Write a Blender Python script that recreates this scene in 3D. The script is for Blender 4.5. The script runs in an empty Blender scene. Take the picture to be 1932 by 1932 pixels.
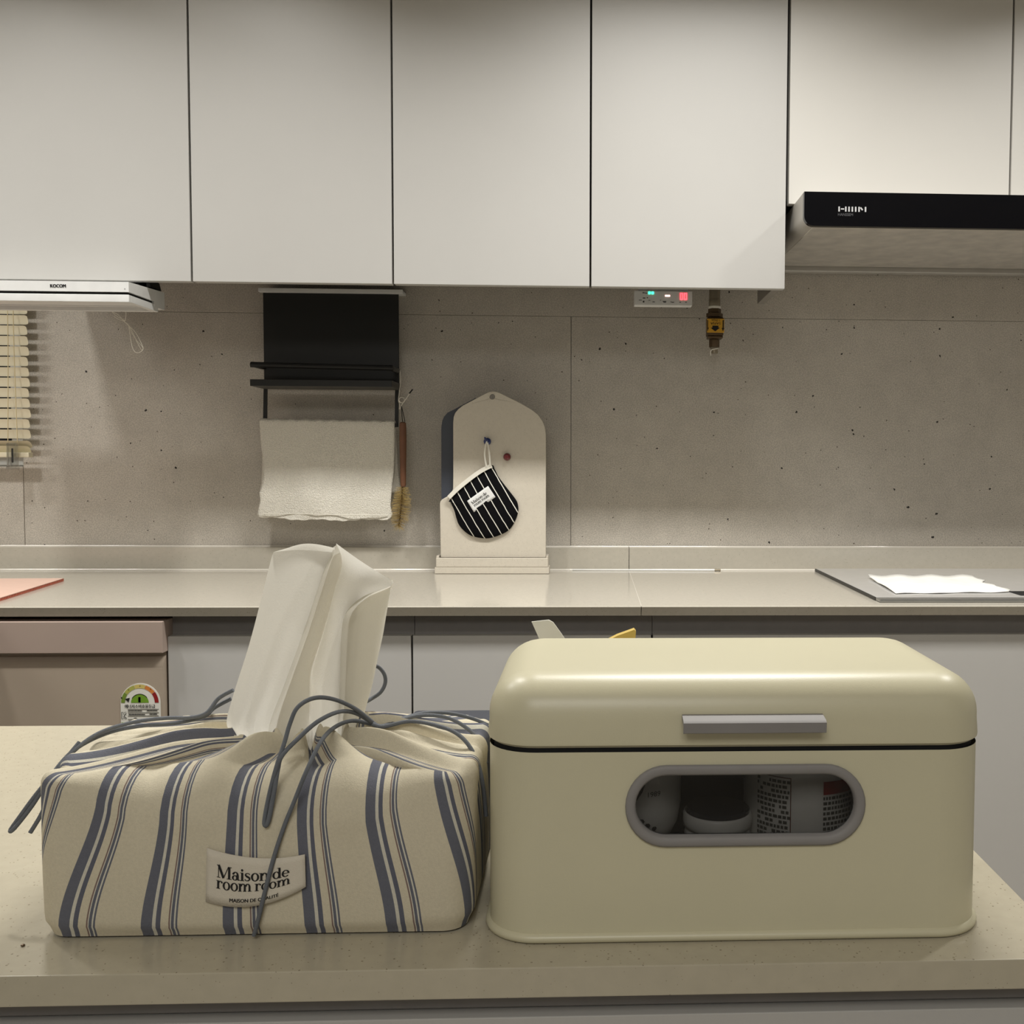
import bpy, bmesh, math, random
from math import sin, cos, pi, radians, sqrt, atan2, floor, hypot
from mathutils import Vector, Matrix
random.seed(7)
SC = bpy.context.scene
COL = SC.collection

# ------------------------------------------------------------------ camera
yaw, pitch, roll = map(radians, (2.503, 2.781, 0.285))
F0 = Vector((sin(yaw), cos(yaw), 0)); R0 = Vector((cos(yaw), -sin(yaw), 0)); U0 = Vector((0, 0, 1))
F1 = F0 * cos(pitch) - U0 * sin(pitch); U1 = U0 * cos(pitch) + F0 * sin(pitch)
R2 = R0 * cos(roll) + U1 * sin(roll); U2 = U1 * cos(roll) - R0 * sin(roll)
cam_d = bpy.data.cameras.new('camera'); cam = bpy.data.objects.new('camera', cam_d); COL.objects.link(cam)
cam.matrix_world = Matrix(((R2.x, U2.x, -F1.x, 0), (R2.y, U2.y, -F1.y, 0), (R2.z, U2.z, -F1.z, 1.15), (0, 0, 0, 1)))
cam_d.sensor_width = 36; cam_d.lens = 1900 / 1932 * 36
cam_d.shift_x = (966 - 1199.25) / 1932          # the photograph is an off-centre crop
cam_d.clip_start = .02
SC.camera = cam

# ------------------------------------------------------------------ world, lamps, exposure
w = bpy.data.worlds.new('night'); SC.world = w; w.use_nodes = True
w.node_tree.nodes['Background'].inputs[0].default_value = (.012, .014, .02, 1)
w.node_tree.nodes['Background'].inputs[1].default_value = 1
SC.view_settings.view_transform = 'Standard'; SC.view_settings.look = 'None'
SC.view_settings.gamma = 1; SC.view_settings.use_curve_mapping = False
SC.view_settings.exposure = EXPOSURE_VALUE = 0.0
SC.cycles.max_bounces = 10; SC.cycles.diffuse_bounces = 5; SC.cycles.transparent_max_bounces = 12
SC.cycles.use_denoising = True; SC.cycles.sample_clamp_indirect = 4
CEIL = 2.36
def area(name, x, y, z, sx, sy, power, col, spread=180):
    l = bpy.data.lights.new(name, 'AREA'); l.shape = 'RECTANGLE'; l.size = sx; l.size_y = sy
    l.energy = power; l.color = col; l.spread = radians(spread)
    o = bpy.data.objects.new(name, l); COL.objects.link(o); o.location = (x, y, z); return o
WARM = (1, .985, .945)
for x, w_, p_ in ((-2.05, .55, 10.5), (-1.33, .10, 7), (-.74, .10, 7), (.24, .62, 16.5), (1.15, .10, 8.5)): area('kitchen_lamp_or_fill', x, 1.38, 2.335, w_, .10, p_, WARM, 134)  # the towel-rack and right-wall lamps are added to even and lift the light
area('room_panel_light', -.2, -1.3, 2.325, 1.1, 1.1, 25, WARM)

# ------------------------------------------------------------------ materials
def lin(c):
    return tuple((x / 255 / 12.92 if x <= 10 else ((x / 255 + .055) / 1.055) ** 2.4) for x in c) + (1,)
MATS = {}
def mat(name, rgb, rough=.5, metal=0, vary=.04, vscale=40, bump=0, bscale=300, spec=.5, coat=0, bdist=.001):
    m = bpy.data.materials.new(name); m.use_nodes = True; nt = m.node_tree; b = nt.nodes['Principled BSDF']
    c = lin(rgb)
    b.inputs['Roughness'].default_value = rough; b.inputs['Metallic'].default_value = metal
    b.inputs['Specular IOR Level'].default_value = spec; b.inputs['Coat Weight'].default_value = coat
    tc = nt.nodes.new('ShaderNodeTexCoord'); n = nt.nodes.new('ShaderNodeTexNoise'); n.inputs['Scale'].default_value = vscale
    n.inputs['Detail'].default_value = 4
    nt.links.new(tc.outputs['Object'], n.inputs['Vector'])
    r = nt.nodes.new('ShaderNodeValToRGB'); nt.links.new(n.outputs['Fac'], r.inputs['Fac'])
    r.color_ramp.elements[0].position = .3; r.color_ramp.elements[1].position = .7
    r.color_ramp.elements[0].color = tuple(x * (1 - vary) for x in c[:3]) + (1,)
    r.color_ramp.elements[1].color = tuple(min(1, x * (1 + vary)) for x in c[:3]) + (1,)
    nt.links.new(r.outputs['Color'], b.inputs['Base Color'])
    if bump:
        n2 = nt.nodes.new('ShaderNodeTexNoise'); n2.inputs['Scale'].default_value = bscale; n2.inputs['Detail'].default_value = 3
        nt.links.new(tc.outputs['Object'], n2.inputs['Vector'])
        bp = nt.nodes.new('ShaderNodeBump'); bp.inputs['Strength'].default_value = bump; bp.inputs['Distance'].default_value = bdist
        nt.links.new(n2.outputs['Fac'], bp.inputs['Height']); nt.links.new(bp.outputs['Normal'], b.inputs['Normal'])
    MATS[name] = m; return m
def nodes(m): return m.node_tree.nodes, m.node_tree.links, m.node_tree.nodes['Principled BSDF']
def basecol(m):
    return m.node_tree.nodes['Principled BSDF'].inputs['Base Color'].links[0].from_socket
def mixc(nt, fac, a, bcol):
    x = nt.nodes.new('ShaderNodeMix'); x.data_type = 'RGBA'
    nt.links.new(fac, x.inputs['Factor'])
    if hasattr(a, 'node'): nt.links.new(a, x.inputs['A'])
    else: x.inputs['A'].default_value = a
    if hasattr(bcol, 'node'): nt.links.new(bcol, x.inputs['B'])
    else: x.inputs['B'].default_value = bcol
    return x.outputs['Result']
def math_n(nt, op, a, b=None):
    x = nt.nodes.new('ShaderNodeMath'); x.operation = op
    for i, v in enumerate((a, b)):
        if v is None: continue
        if hasattr(v, 'node'): nt.links.new(v, x.inputs[i])
        else: x.inputs[i].default_value = v
    return x.outputs[0]
def speckle(m, scale, size, col, share):
    """dark grains of a quartz / ceramic slab: small voronoi dots, only a share of the cells carry one"""
    nt = m.node_tree; b = nt.nodes['Principled BSDF']
    tc = nt.nodes.new('ShaderNodeTexCoord'); v = nt.nodes.new('ShaderNodeTexVoronoi'); v.inputs['Scale'].default_value = scale
    nz = nt.nodes.new('ShaderNodeTexNoise'); nz.inputs['Scale'].default_value = scale * 2.5
    mp = nt.nodes.new('ShaderNodeVectorMath'); mp.operation = 'MULTIPLY_ADD'
    nt.links.new(tc.outputs['Object'], nz.inputs['Vector'])
    nt.links.new(nz.outputs['Color'], mp.inputs[0]); mp.inputs[1].default_value = (.35 / scale,) * 3
    nt.links.new(tc.outputs['Object'], mp.inputs[2])
    nt.links.new(mp.outputs[0], v.inputs['Vector'])
    sep = nt.nodes.new('ShaderNodeSeparateColor'); nt.links.new(v.outputs['Color'], sep.inputs[0])
    d = math_n(nt, 'LESS_THAN', v.outputs['Distance'], math_n(nt, 'MULTIPLY', sep.outputs[1], size * 2))
    s = math_n(nt, 'LESS_THAN', sep.outputs[0], share)
    f = math_n(nt, 'MULTIPLY', d, s)
    out = mixc(nt, f, basecol(m), lin(col)); nt.links.new(out, b.inputs['Base Color'])
def emit(name, rgb, strength):
    m = mat(name, rgb, .5); b = m.node_tree.nodes['Principled BSDF']
    b.inputs['Emission Color'].default_value = lin(rgb); b.inputs['Emission Strength'].default_value = strength; return m
def clear(name, tint=(.9, .9, .9), gloss=.08, rough=.03, body=None, amount=0):
    m = bpy.data.materials.new(name); m.use_nodes = True; nt = m.node_tree; nt.nodes.clear()
    o = nt.nodes.new('ShaderNodeOutputMaterial'); t = nt.nodes.new('ShaderNodeBsdfTransparent'); t.inputs[0].default_value = tint + (1,)
    g = nt.nodes.new('ShaderNodeBsdfGlossy'); g.inputs['Roughness'].default_value = rough
    x = nt.nodes.new('ShaderNodeMixShader'); lw = nt.nodes.new('ShaderNodeLayerWeight'); lw.inputs[0].default_value = .25
    f = math_n(nt, 'ADD', math_n(nt, 'MULTIPLY', lw.outputs['Fresnel'], .6), gloss)
    nt.links.new(f, x.inputs[0]); nt.links.new(t.outputs[0], x.inputs[1]); nt.links.new(g.outputs[0], x.inputs[2])
    nt.links.new(x.outputs[0], o.inputs[0]); MATS[name] = m; return m

mat('wall_paint', (210, 208, 203), .7, bump=.05, bscale=400)
mat('ceiling_paint', (222, 219, 212), .8, bump=.05, bscale=200)
mat('floor_board', (158, 150, 138), .45, vary=.15, vscale=12)
mat('door_lacquer', (179, 177, 173), .42, vary=.012, vscale=6, bump=.06, bscale=1500)
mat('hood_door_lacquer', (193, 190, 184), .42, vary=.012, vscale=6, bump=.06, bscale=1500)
mat('interior_shade', (30, 30, 34), .7)  # for the added shade shell inside the bread bin
mat('carcass', (52, 50, 47), .7)  # darkened to stand for the shade in the gaps between doors
mat('side_panel_shaded', (128, 123, 116), .5)  # darkened for the shade on the inner face of the end panel
mat('ceramic_slab', (186, 179, 168), .55, vary=.05, vscale=26, bump=.06, bscale=500)
nt = MATS['ceramic_slab'].node_tree
tc = nt.nodes.new('ShaderNodeTexCoord'); nz = nt.nodes.new('ShaderNodeTexNoise'); nz.inputs['Scale'].default_value = 420; nz.inputs['Detail'].default_value = 3
nt.links.new(tc.outputs['Object'], nz.inputs['Vector'])
rp = nt.nodes.new('ShaderNodeValToRGB'); nt.links.new(nz.outputs['Fac'], rp.inputs[0]); rp.color_ramp.elements[0].position = .35; rp.color_ramp.elements[1].position = .68
rp.color_ramp.elements[0].color = (.78, .78, .78, 1); rp.color_ramp.elements[1].color = (1.19, 1.19, 1.19, 1)
mx = nt.nodes.new('ShaderNodeMix'); mx.data_type = 'RGBA'; mx.blend_type = 'MULTIPLY'; mx.inputs['Factor'].default_value = 1
nt.links.new(basecol(MATS['ceramic_slab']), mx.inputs['A']); nt.links.new(rp.outputs['Color'], mx.inputs['B'])
nt.links.new(mx.outputs['Result'], nt.nodes['Principled BSDF'].inputs['Base Color'])
speckle(MATS['ceramic_slab'], 110, .10, (78, 70, 60), .30)
speckle(MATS['ceramic_slab'], 30, .07, (34, 30, 26), .28)
mat('quartz', (184, 178, 165), .13, vary=.03, vscale=120, bump=.02, bscale=900, spec=.55)
speckle(MATS['quartz'], 420, .16, (150, 142, 126), .25)
mat('island_quartz', (180, 172, 152), .24, vary=.03, vscale=120, bump=.03, bscale=900, spec=.55)
speckle(MATS['island_quartz'], 520, .16, (140, 132, 112), .3)
mat('sealant', (214, 208, 196), .12, vary=.01)
mat('base_door_lacquer', (190, 188, 184), .5, vary=.015, vscale=5, bump=.06, bscale=1500)
mat('channel', (128, 124, 121), .45)
mat('dishwasher_front', (168, 154, 138), .4, vary=.02, vscale=10)
mat('dishwasher_band', (170, 152, 141), .38, vary=.02, vscale=10)
mat('black_gap', (10, 10, 10), .8)
mat('cream_enamel', (201, 195, 167), .36, vary=.012, vscale=20, bump=.05, bscale=1300, spec=.5)
mat('grey_plastic', (134, 131, 129), .55, spec=.3)
mat('white_plastic', (226, 226, 224), .35)
mat('white_metal', (214, 214, 212), .35, spec=.5)
mat('black_glass', (8, 8, 11), .12, spec=.25)
mat('hood_steel', (176, 172, 165), .42, metal=.25, vary=.05, vscale=14)
mat('hood_filter', (242, 236, 226), .5, metal=0, vary=.09, vscale=30, bump=.1, bscale=90)
mat('black_metal', (22, 22, 21), .45)
mat('shelf_metal', (62, 60, 55), .5)
mat('terry', (226, 221, 209), .95, vary=.10, vscale=420, bump=1.0, bscale=420, bdist=.0035)
mat('wood_handle', (108, 70, 47), .5, vary=.15, vscale=30)
mat('bristle', (168, 142, 82), .8, vary=.1)
mat('wire_steel', (214, 208, 196), .3, metal=.25)
mat('board_beige', (205, 197, 182), .5, vary=.025, vscale=140, bump=.05, bscale=900)
speckle(MATS['board_beige'], 420, .13, (168, 158, 140), .3)
mat('board_navy', (62, 66, 76), .45)
mat('magnet_blue', (22, 44, 104), .25, spec=.6)
mat('magnet_red', (104, 18, 26), .25, spec=.6)
mat('cotton_trim', (226, 222, 210), .9, bump=.3, bscale=1200)
mat('label_cloth', (206, 198, 182), .9, vary=.03, bump=.25, bscale=1600)
mat('label_white', (226, 226, 224), .8)
mat('ink', (14, 13, 13), .7)
mat('ink_grey', (70, 70, 72), .6)
mat('logo_grey', (172, 172, 172), .5)
mat('pipe_steel', (150, 140, 122), .35, metal=.6)
mat('brass_dark', (92, 74, 52), .4, metal=.5)
mat('label_yellow', (212, 160, 44), .5)
mat('hob_glass', (186, 184, 181), .1, vary=.02)
mat('hob_edge', (150, 150, 148), .25, metal=.7)
mat('paper_white', (236, 234, 228), .9, bump=.3, bscale=300)
mat('pink_plastic', (208, 176, 160), .6, vary=.03)
mat('pink_flute', (196, 112, 90), .6)
mat('sticker_white', (222, 220, 210), .5)
for n_, c_ in (('energy_green', (112, 136, 48)), ('energy_lime', (168, 168, 84)), ('energy_yellow', (204, 184, 104)), ('energy_orange', (204, 126, 60)), ('energy_red', (140, 26, 26)), ('energy_core', (110, 152, 40))): mat(n_, c_, .5)
mat('cord', (104, 108, 114), .8, bump=.5, bscale=2500)
mat('jar_white', (216, 214, 208), .4)
mat('jar_lid_dark', (48, 50, 54), .12)
mat('can_red', (150, 26, 22), .4)
mat('can_print', (72, 72, 66), .6)
mat('can_frame', (96, 48, 40), .6)
mat('navy_fabric', (52, 54, 62), .85)
mat('tag_yellow', (196, 168, 84), .6)
mat('blind_cream', (224, 216, 190), .4, vary=.01)
mat('blind_cord', (206, 190, 150), .8)
mat('window_white', (206, 204, 198), .4)
clear('window_glass', (.5, .52, .55), .1)
clear('clear_plastic', (.86, .86, .84), .14, .08)
clear('bin_pane', (.72, .72, .72), .02, .05)
emit('led_green', (60, 255, 190), 3.5); emit('led_red', (255, 60, 70), 4.5); emit('led_pink', (255, 190, 180), 3)

# tissue: thin translucent paper
m = bpy.data.materials.new('tissue'); m.use_nodes = True; nt = m.node_tree; MATS['tissue'] = m
b = nt.nodes['Principled BSDF']; b.inputs['Base Color'].default_value = lin((232, 229, 221)); b.inputs['Roughness'].default_value = .95
tr = nt.nodes.new('ShaderNodeBsdfTranslucent'); tr.inputs[0].default_value = lin((234, 231, 222))
ms = nt.nodes.new('ShaderNodeMixShader'); ms.inputs[0].default_value = .5
nz = nt.nodes.new('ShaderNodeTexNoise'); nz.inputs['Scale'].default_value = 900; tc = nt.nodes.new('ShaderNodeTexCoord')
bp = nt.nodes.new('ShaderNodeBump'); bp.inputs['Strength'].default_value = .25; bp.inputs['Distance'].default_value = .0006
nt.links.new(tc.outputs['Object'], nz.inputs['Vector']); nt.links.new(nz.outputs['Fac'], bp.inputs['Height'])
nt.links.new(bp.outputs['Normal'], b.inputs['Normal']); nt.links.new(bp.outputs['Normal'], tr.inputs['Normal'])
nt.links.new(b.outputs[0], ms.inputs[1]); nt.links.new(tr.outputs[0], ms.inputs[2])
nt.links.new(ms.outputs[0], nt.nodes['Material Output'].inputs[0])

# striped cotton of the tissue cover: woven stripes follow the UV u
m = mat('striped_cotton', (204, 195, 172), .92, vary=.03, vscale=160)
nt = m.node_tree; b = nt.nodes['Principled BSDF']
uv = nt.nodes.new('ShaderNodeUVMap'); uv.uv_map = 'UVMap'
sx = nt.nodes.new('ShaderNodeSeparateXYZ'); nt.links.new(uv.outputs[0], sx.inputs[0])
fr = math_n(nt, 'FRACT', sx.outputs[0])
rp = nt.nodes.new('ShaderNodeValToRGB'); nt.links.new(fr, rp.inputs[0]); cr = rp.color_ramp; cr.interpolation = 'CONSTANT'
CR, BL, PL, BR = lin((204, 195, 172)), lin((98, 100, 110)), lin((202, 198, 184)), lin((128, 108, 100))
stops = [(0, BL), (.135, PL), (.178, lin((92, 94, 106))), (.236, CR), (.335, BR), (.352, PL), (.366, BL), (.402, PL), (.418, BL), (.442, CR)]
cr.elements[0].position, cr.elements[0].color = stops[0]
cr.elements[1].position, cr.elements[1].color = stops[1]
for p_, c_ in stops[2:]:
    e = cr.elements.new(p_); e.color = c_
mx = nt.nodes.new('ShaderNodeMix'); mx.data_type = 'RGBA'; mx.blend_type = 'MULTIPLY'; mx.inputs['Factor'].default_value = 1
nz = nt.nodes.new('ShaderNodeTexNoise'); nz.inputs['Scale'].default_value = 700; tc = nt.nodes.new('ShaderNodeTexCoord')
nt.links.new(tc.outputs['Object'], nz.inputs['Vector'])
r2 = nt.nodes.new('ShaderNodeValToRGB'); r2.color_ramp.elements[0].color = (.88, .88, .88, 1); r2.color_ramp.elements[1].color = (1.08, 1.08, 1.08, 1)
nt.links.new(nz.outputs['Fac'], r2.inputs[0]); nt.links.new(rp.outputs[0], mx.inputs['A']); nt.links.new(r2.outputs[0], mx.inputs['B'])
nt.links.new(mx.outputs['Result'], b.inputs['Base Color'])
bp = nt.nodes.new('ShaderNodeBump'); bp.inputs['Strength'].default_value = .35; bp.inputs['Distance'].default_value = .0006
nz2 = nt.nodes.new('ShaderNodeTexNoise'); nz2.inputs['Scale'].default_value = 1500; nt.links.new(tc.outputs['Object'], nz2.inputs['Vector'])
nt.links.new(nz2.outputs['Fac'], bp.inputs['Height']); nt.links.new(bp.outputs['Normal'], b.inputs['Normal'])

# pinstriped cotton of the mitt (fabric print, in object space of the mitt)
m = mat('pinstripe_cotton', (8, 8, 11), .92, spec=.15, bump=.3, bscale=1500)
nt = m.node_tree; b = nt.nodes['Principled BSDF']
tc = nt.nodes.new('ShaderNodeTexCoord'); sx = nt.nodes.new('ShaderNodeSeparateXYZ'); nt.links.new(tc.outputs['Object'], sx.inputs[0])
nz = nt.nodes.new('ShaderNodeTexNoise'); nz.inputs['Scale'].default_value = 45; nt.links.new(tc.outputs['Object'], nz.inputs['Vector'])
d = math_n(nt, 'ADD', math_n(nt, 'MULTIPLY', sx.outputs[0], .864), math_n(nt, 'MULTIPLY', sx.outputs[2], .504))
d = math_n(nt, 'ADD', d, math_n(nt, 'MULTIPLY', nz.outputs['Fac'], .0022))
fr = math_n(nt, 'FRACT', math_n(nt, 'ADD', math_n(nt, 'DIVIDE', d, .0187), 39.96))
f = math_n(nt, 'LESS_THAN', fr, .105)
nt.links.new(mixc(nt, f, basecol(m), lin((222, 220, 210))), b.inputs['Base Color'])

# ------------------------------------------------------------------ mesh helpers
WLOC = {}
class MB:
    def __init__(s): s.v = []; s.f = []; s.uv = None
    def add(s, vs, fs):
        o = len(s.v); s.v += [tuple(v) for v in vs]; s.f += [tuple(i + o for i in f) for f in fs]; return s
    def bm(s, bm):
        bm.verts.index_update(); s.add([v.co[:] for v in bm.verts], [[v.index for v in f.verts] for f in bm.faces]); bm.free(); return s
    def box(s, x0, x1, y0, y1, z0, z1, bev=0, seg=2):
        bm = bmesh.new(); bmesh.ops.create_cube(bm, size=1)
        for v in bm.verts: v.co = ((x0 + x1) / 2 + v.co.x * (x1 - x0), (y0 + y1) / 2 + v.co.y * (y1 - y0), (z0 + z1) / 2 + v.co.z * (z1 - z0))
        if bev: bmesh.ops.bevel(bm, geom=bm.edges[:], offset=bev, segments=seg, profile=.5, affect='EDGES')
        return s.bm(bm)
    def loops(s, rings, cap0=True, cap1=True, closed=True):
        n = len(rings[0]); vs = [p for r in rings for p in r]; fs = []
        for j in range(len(rings) - 1):
            for i in range(n if closed else n - 1):
                k = (i + 1) % n; fs.append((j * n + i, j * n + k, (j + 1) * n + k, (j + 1) * n + i))
        if cap0: fs.append(tuple(range(n))[::-1])
        if cap1: fs.append(tuple((len(rings) - 1) * n + i for i in range(n)))
        return s.add(vs, fs)
    def lathe(s, prof, c=(0, 0, 0), n=32, axis='Z', cap0=True, cap1=True):
        rings = []
        for r, h in prof:
            ring = []
            for i in range(n):
                a = 2 * pi * i / n
                if axis == 'Z': ring.append((c[0] + r * cos(a), c[1] + r * sin(a), c[2] + h))
                elif axis == 'Y': ring.append((c[0] + r * cos(a), c[1] + h, c[2] + r * sin(a)))
                else: ring.append((c[0] + h, c[1] + r * cos(a), c[2] + r * sin(a)))
            rings.append(ring)
        return s.loops(rings, cap0, cap1)
    def tube(s, pts, r, n=8, step=None, smooth=True, flat=1.0):
        P = [Vector(p) for p in pts]
        if smooth and len(P) > 2: P = catmull(P, step or 8)
        rings = []; up = None
        for i, p in enumerate(P):
            t = (P[min(i + 1, len(P) - 1)] - P[max(i - 1, 0)]).normalized()
            if up is None: up = t.orthogonal().normalized()
            up = (up - t * up.dot(t)); up = up.normalized() if up.length > 1e-6 else t.orthogonal().normalized()
            q = t.cross(up); rings.append([tuple(p + up * (r * cos(2 * pi * k / n)) + q * (r * flat * sin(2 * pi * k / n))) for k in range(n)])
        return s.loops(rings)
    def prism(s, poly, y0, y1, axis='Y'):
        n = len(poly)
        g = (lambda a, b, h: (a, h, b)) if axis == 'Y' else (lambda a, b, h: (h, a, b)) if axis == 'X' else (lambda a, b, h: (a, b, h))
        return s.loops([[g(a, b, y0) for a, b in poly], [g(a, b, y1) for a, b in poly]])
def catmull(P, k, closed=False):
    out = []; n = len(P)
    for i in range(n if closed else n - 1):
        if closed: a, b, c, d = P[i - 1], P[i], P[(i + 1) % n], P[(i + 2) % n]
        else: a, b, c, d = P[max(i - 1, 0)], P[i], P[i + 1], P[min(i + 2, n - 1)]
        for j in range(k):
            t = j / k
            out.append(.5 * ((2 * b) + (c - a) * t + (2 * a - 5 * b + 4 * c - d) * t * t + (3 * b - a - 3 * c + d) * t ** 3))
    if not closed: out.append(P[-1].copy())
    return out
def rrect(x0, x1, y0, y1, r, n=10):
    out = []
    for cx, cy, a0 in ((x1 - r, y0 + r, -90), (x1 - r, y1 - r, 0), (x0 + r, y1 - r, 90), (x0 + r, y0 + r, 180)):
        for i in range(n + 1):
            a = radians(a0 + 90 * i / n); out.append((cx + r * cos(a), cy + r * sin(a)))
    return out
def obj(name, mb, material, parent=None, sharp=35, origin=None, uvs=None):
    vs = mb.v
    if parent is not None: base = Vector(WLOC[parent.name])
    elif origin: base = Vector(origin)
    else:
        xs, ys, zs = zip(*vs); base = Vector(((min(xs) + max(xs)) / 2, (min(ys) + max(ys)) / 2, min(zs)))
    me = bpy.data.meshes.new(name)
    me.from_pydata([(a - base.x, b_ - base.y, c - base.z) for a, b_, c in vs], [], mb.f)
    me.update()
    bm = bmesh.new(); bm.from_mesh(me); bmesh.ops.recalc_face_normals(bm, faces=bm.faces[:]); bm.to_mesh(me); bm.free()
    if uvs:
        l = me.uv_layers.new(name='UVMap')
        for lp in me.loops: l.data[lp.index].uv = uvs[lp.vertex_index]
    if sharp:
        me.shade_smooth(); me.set_sharp_from_angle(angle=radians(sharp))
    me.materials.append(MATS[material])
    o = bpy.data.objects.new(name, me); COL.objects.link(o)
    if sharp == 35:
        wn = o.modifiers.new('flat_faces', 'WEIGHTED_NORMAL'); wn.keep_sharp = True; wn.weight = 80
    if parent is not None: o.parent = parent; WLOC[o.name] = tuple(base)
    else: o.location = base; WLOC[o.name] = tuple(base)
    return o
def tag(o, label=None, cat=None, group=None, kind=None):
    for k, v in (('label', label), ('category', cat), ('group', group), ('kind', kind)):
        if v: o[k] = v
    return o
def thing(name, loc, label, cat, group=None):
    o = bpy.data.objects.new(name, None); COL.objects.link(o); o.location = loc; o.empty_display_size = .05
    WLOC[o.name] = tuple(loc); return tag(o, label, cat, group)
def struct(name, mb, m, sharp=35):
    return tag(obj(name, mb, m, sharp=sharp), kind='structure')

# ------------------------------------------------------------------ lettering
_tc = {}
def text2d(s):
    """outline of a line of sans text as 2-D triangles, cap height about .73"""
    if s in _tc: return _tc[s]
    c = bpy.data.curves.new('t', 'FONT'); c.body = s; c.resolution_u = 3
    o = bpy.data.objects.new('t', c); COL.objects.link(o); bpy.context.view_layer.update()
    me = bpy.data.meshes.new_from_object(o.evaluated_get(bpy.context.evaluated_depsgraph_get()))
    r = ([(v.co.x, v.co.y) for v in me.vertices], [tuple(p.vertices) for p in me.polygons])
    bpy.data.objects.remove(o); bpy.data.curves.remove(c); bpy.data.meshes.remove(me); _tc[s] = r; return r
def ring2(cx, cy, rx, ry, tx, ty, a0=0, a1=360, n=28):
    vs, fs = [], []
    for i in range(n + 1):
        a = radians(a0 + (a1 - a0) * i / n)
        vs += [(cx + rx * cos(a), cy + ry * sin(a)), (cx + (rx - tx) * cos(a), cy + (ry - ty) * sin(a))]
    for i in range(n): fs.append((2 * i, 2 * i + 2, 2 * i + 3, 2 * i + 1))
    return vs, fs
def rect2(*q): x0, y0, x1, y1 = q; return [(x0, y0), (x1, y0), (x1, y1), (x0, y1)], [(0, 1, 2, 3)]
def disc2(cx, cy, rx, ry): return [(cx + rx * cos(i * pi / 8), cy + ry * sin(i * pi / 8)) for i in range(16)], [tuple(range(16))]
def stroke2(pts, ws):
    vs, fs = [], []
    for i, (x, y) in enumerate(pts):
        a, b_ = pts[max(i - 1, 0)], pts[min(i + 1, len(pts) - 1)]; dx, dy = b_[0] - a[0], b_[1] - a[1]; L = hypot(dx, dy)
        nx, ny = -dy / L * ws[i] / 2, dx / L * ws[i] / 2; vs += [(x + nx, y + ny), (x - nx, y - ny)]
    for i in range(len(pts) - 1): fs.append((2 * i, 2 * i + 2, 2 * i + 3, 2 * i + 1))
    return vs, fs
def glyph(ch):
    S_ = .135
    if ch == 'o': return .56, [ring2(.28, .25, .26, .265, .13, .05)]
    if ch == 'r': return .45, [rect2(.07, 0, .07 + S_, .5), rect2(0, 0, .28, .035), rect2(0, .465, .15, .5), ring2(.30, .345, .135, .165, .05, .06, 25, 180), disc2(.385, .42, .06, .062)]
    if ch == 'n': return .63, [rect2(.07, 0, .07 + S_, .5), rect2(.42, 0, .42 + S_, .34), rect2(0, 0, .27, .035), rect2(0, .465, .15, .5), rect2(.35, 0, .62, .035), ring2(.345, .33, .2, .185, S_ * .9, .06, 0, 180)]
    if ch == 'm': return .95, [rect2(.07, 0, .07 + S_, .5), rect2(.40, 0, .40 + S_, .34), rect2(.73, 0, .73 + S_, .34), rect2(0, 0, .25, .035), rect2(0, .465, .15, .5), rect2(.34, 0, .58, .035), rect2(.68, 0, .93, .035), ring2(.335, .33, .19, .185, S_ * .9, .06, 0, 180), ring2(.665, .33, .19, .185, S_ * .9, .06, 0, 180)]
    if ch == 'i': return .29, [rect2(.08, 0, .08 + S_, .5), rect2(0, 0, .28, .035), rect2(.01, .465, .15, .5), disc2(.14, .64, .075, .075)]
    if ch == 's':
        P = [(.36, .40), (.30, .465), (.2, .48), (.10, .44), (.08, .37), (.15, .30), (.25, .25), (.34, .19), (.35, .11), (.28, .04), (.18, .02), (.09, .04), (.05, .12)]
        return .43, [stroke2(P, [.06, .05, .045, .07, .1, .12, .13, .12, .1, .07, .045, .05, .06])]
    if ch == 'a': return .54, [rect2(.31, .06, .31 + S_, .34), ring2(.245, .335, .19, .175, S_ * .9, .05, 0, 160), disc2(.1, .38, .06, .06), ring2(.205, .145, .19, .155, .115, .04), stroke2([(.37, .1), (.42, .03), (.52, .04)], [.12, .06, .03]), rect2(.2, .265, .33, .30)]
    if ch == 'd': return .6, [ring2(.255, .25, .245, .265, .125, .052), rect2(.39, 0, .39 + S_, .76), rect2(.31, .725, .46, .76), rect2(.45, 0, .59, .035)]
    if ch == 'e': return .52, [ring2(.26, .25, .25, .265, .125, .055, 0, 318), rect2(.1, .235, .495, .285)]
    if ch == 'M': return .98, [rect2(.1, 0, .145, .72), rect2(.73, 0, .87, .72), stroke2([(.13, .72), (.44, .02)], [.15, .15]), stroke2([(.44, .02), (.75, .72)], [.045, .045]), rect2(.02, 0, .24, .035), rect2(.65, 0, .96, .035), rect2(.02, .685, .18, .72), rect2(.72, .685, .96, .72)]
    return .24, []
def serif2d(s, track=-.02):
    vs, fs, x = [], [], 0
    for ch in s:
        adv, parts = glyph(ch)
        for pv, pf in parts:
            o = len(vs); vs += [(x + a, b_) for a, b_ in pv]; fs += [tuple(i + o for i in f) for f in pf]
        x += adv + track
    return vs, fs
def fit_text(mb, t2, x0, x1, y0, h, fn, cap=None):
    """place 2-D text so that it spans x0..x1 with baseline y0 and cap height h, through fn(x, y) -> 3-D"""
    vs, fs = t2
    xs = [v[0] for v in vs]; top = cap or max(v[1] for v in vs); a, b_ = min(xs), max(xs)
    mb.add([fn(x0 + (v[0] - a) / (b_ - a) * (x1 - x0), y0 + v[1] / top * h) for v in vs], fs); return mb
def on_front(y): return lambda a, b_: (a, y, b_)

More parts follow.
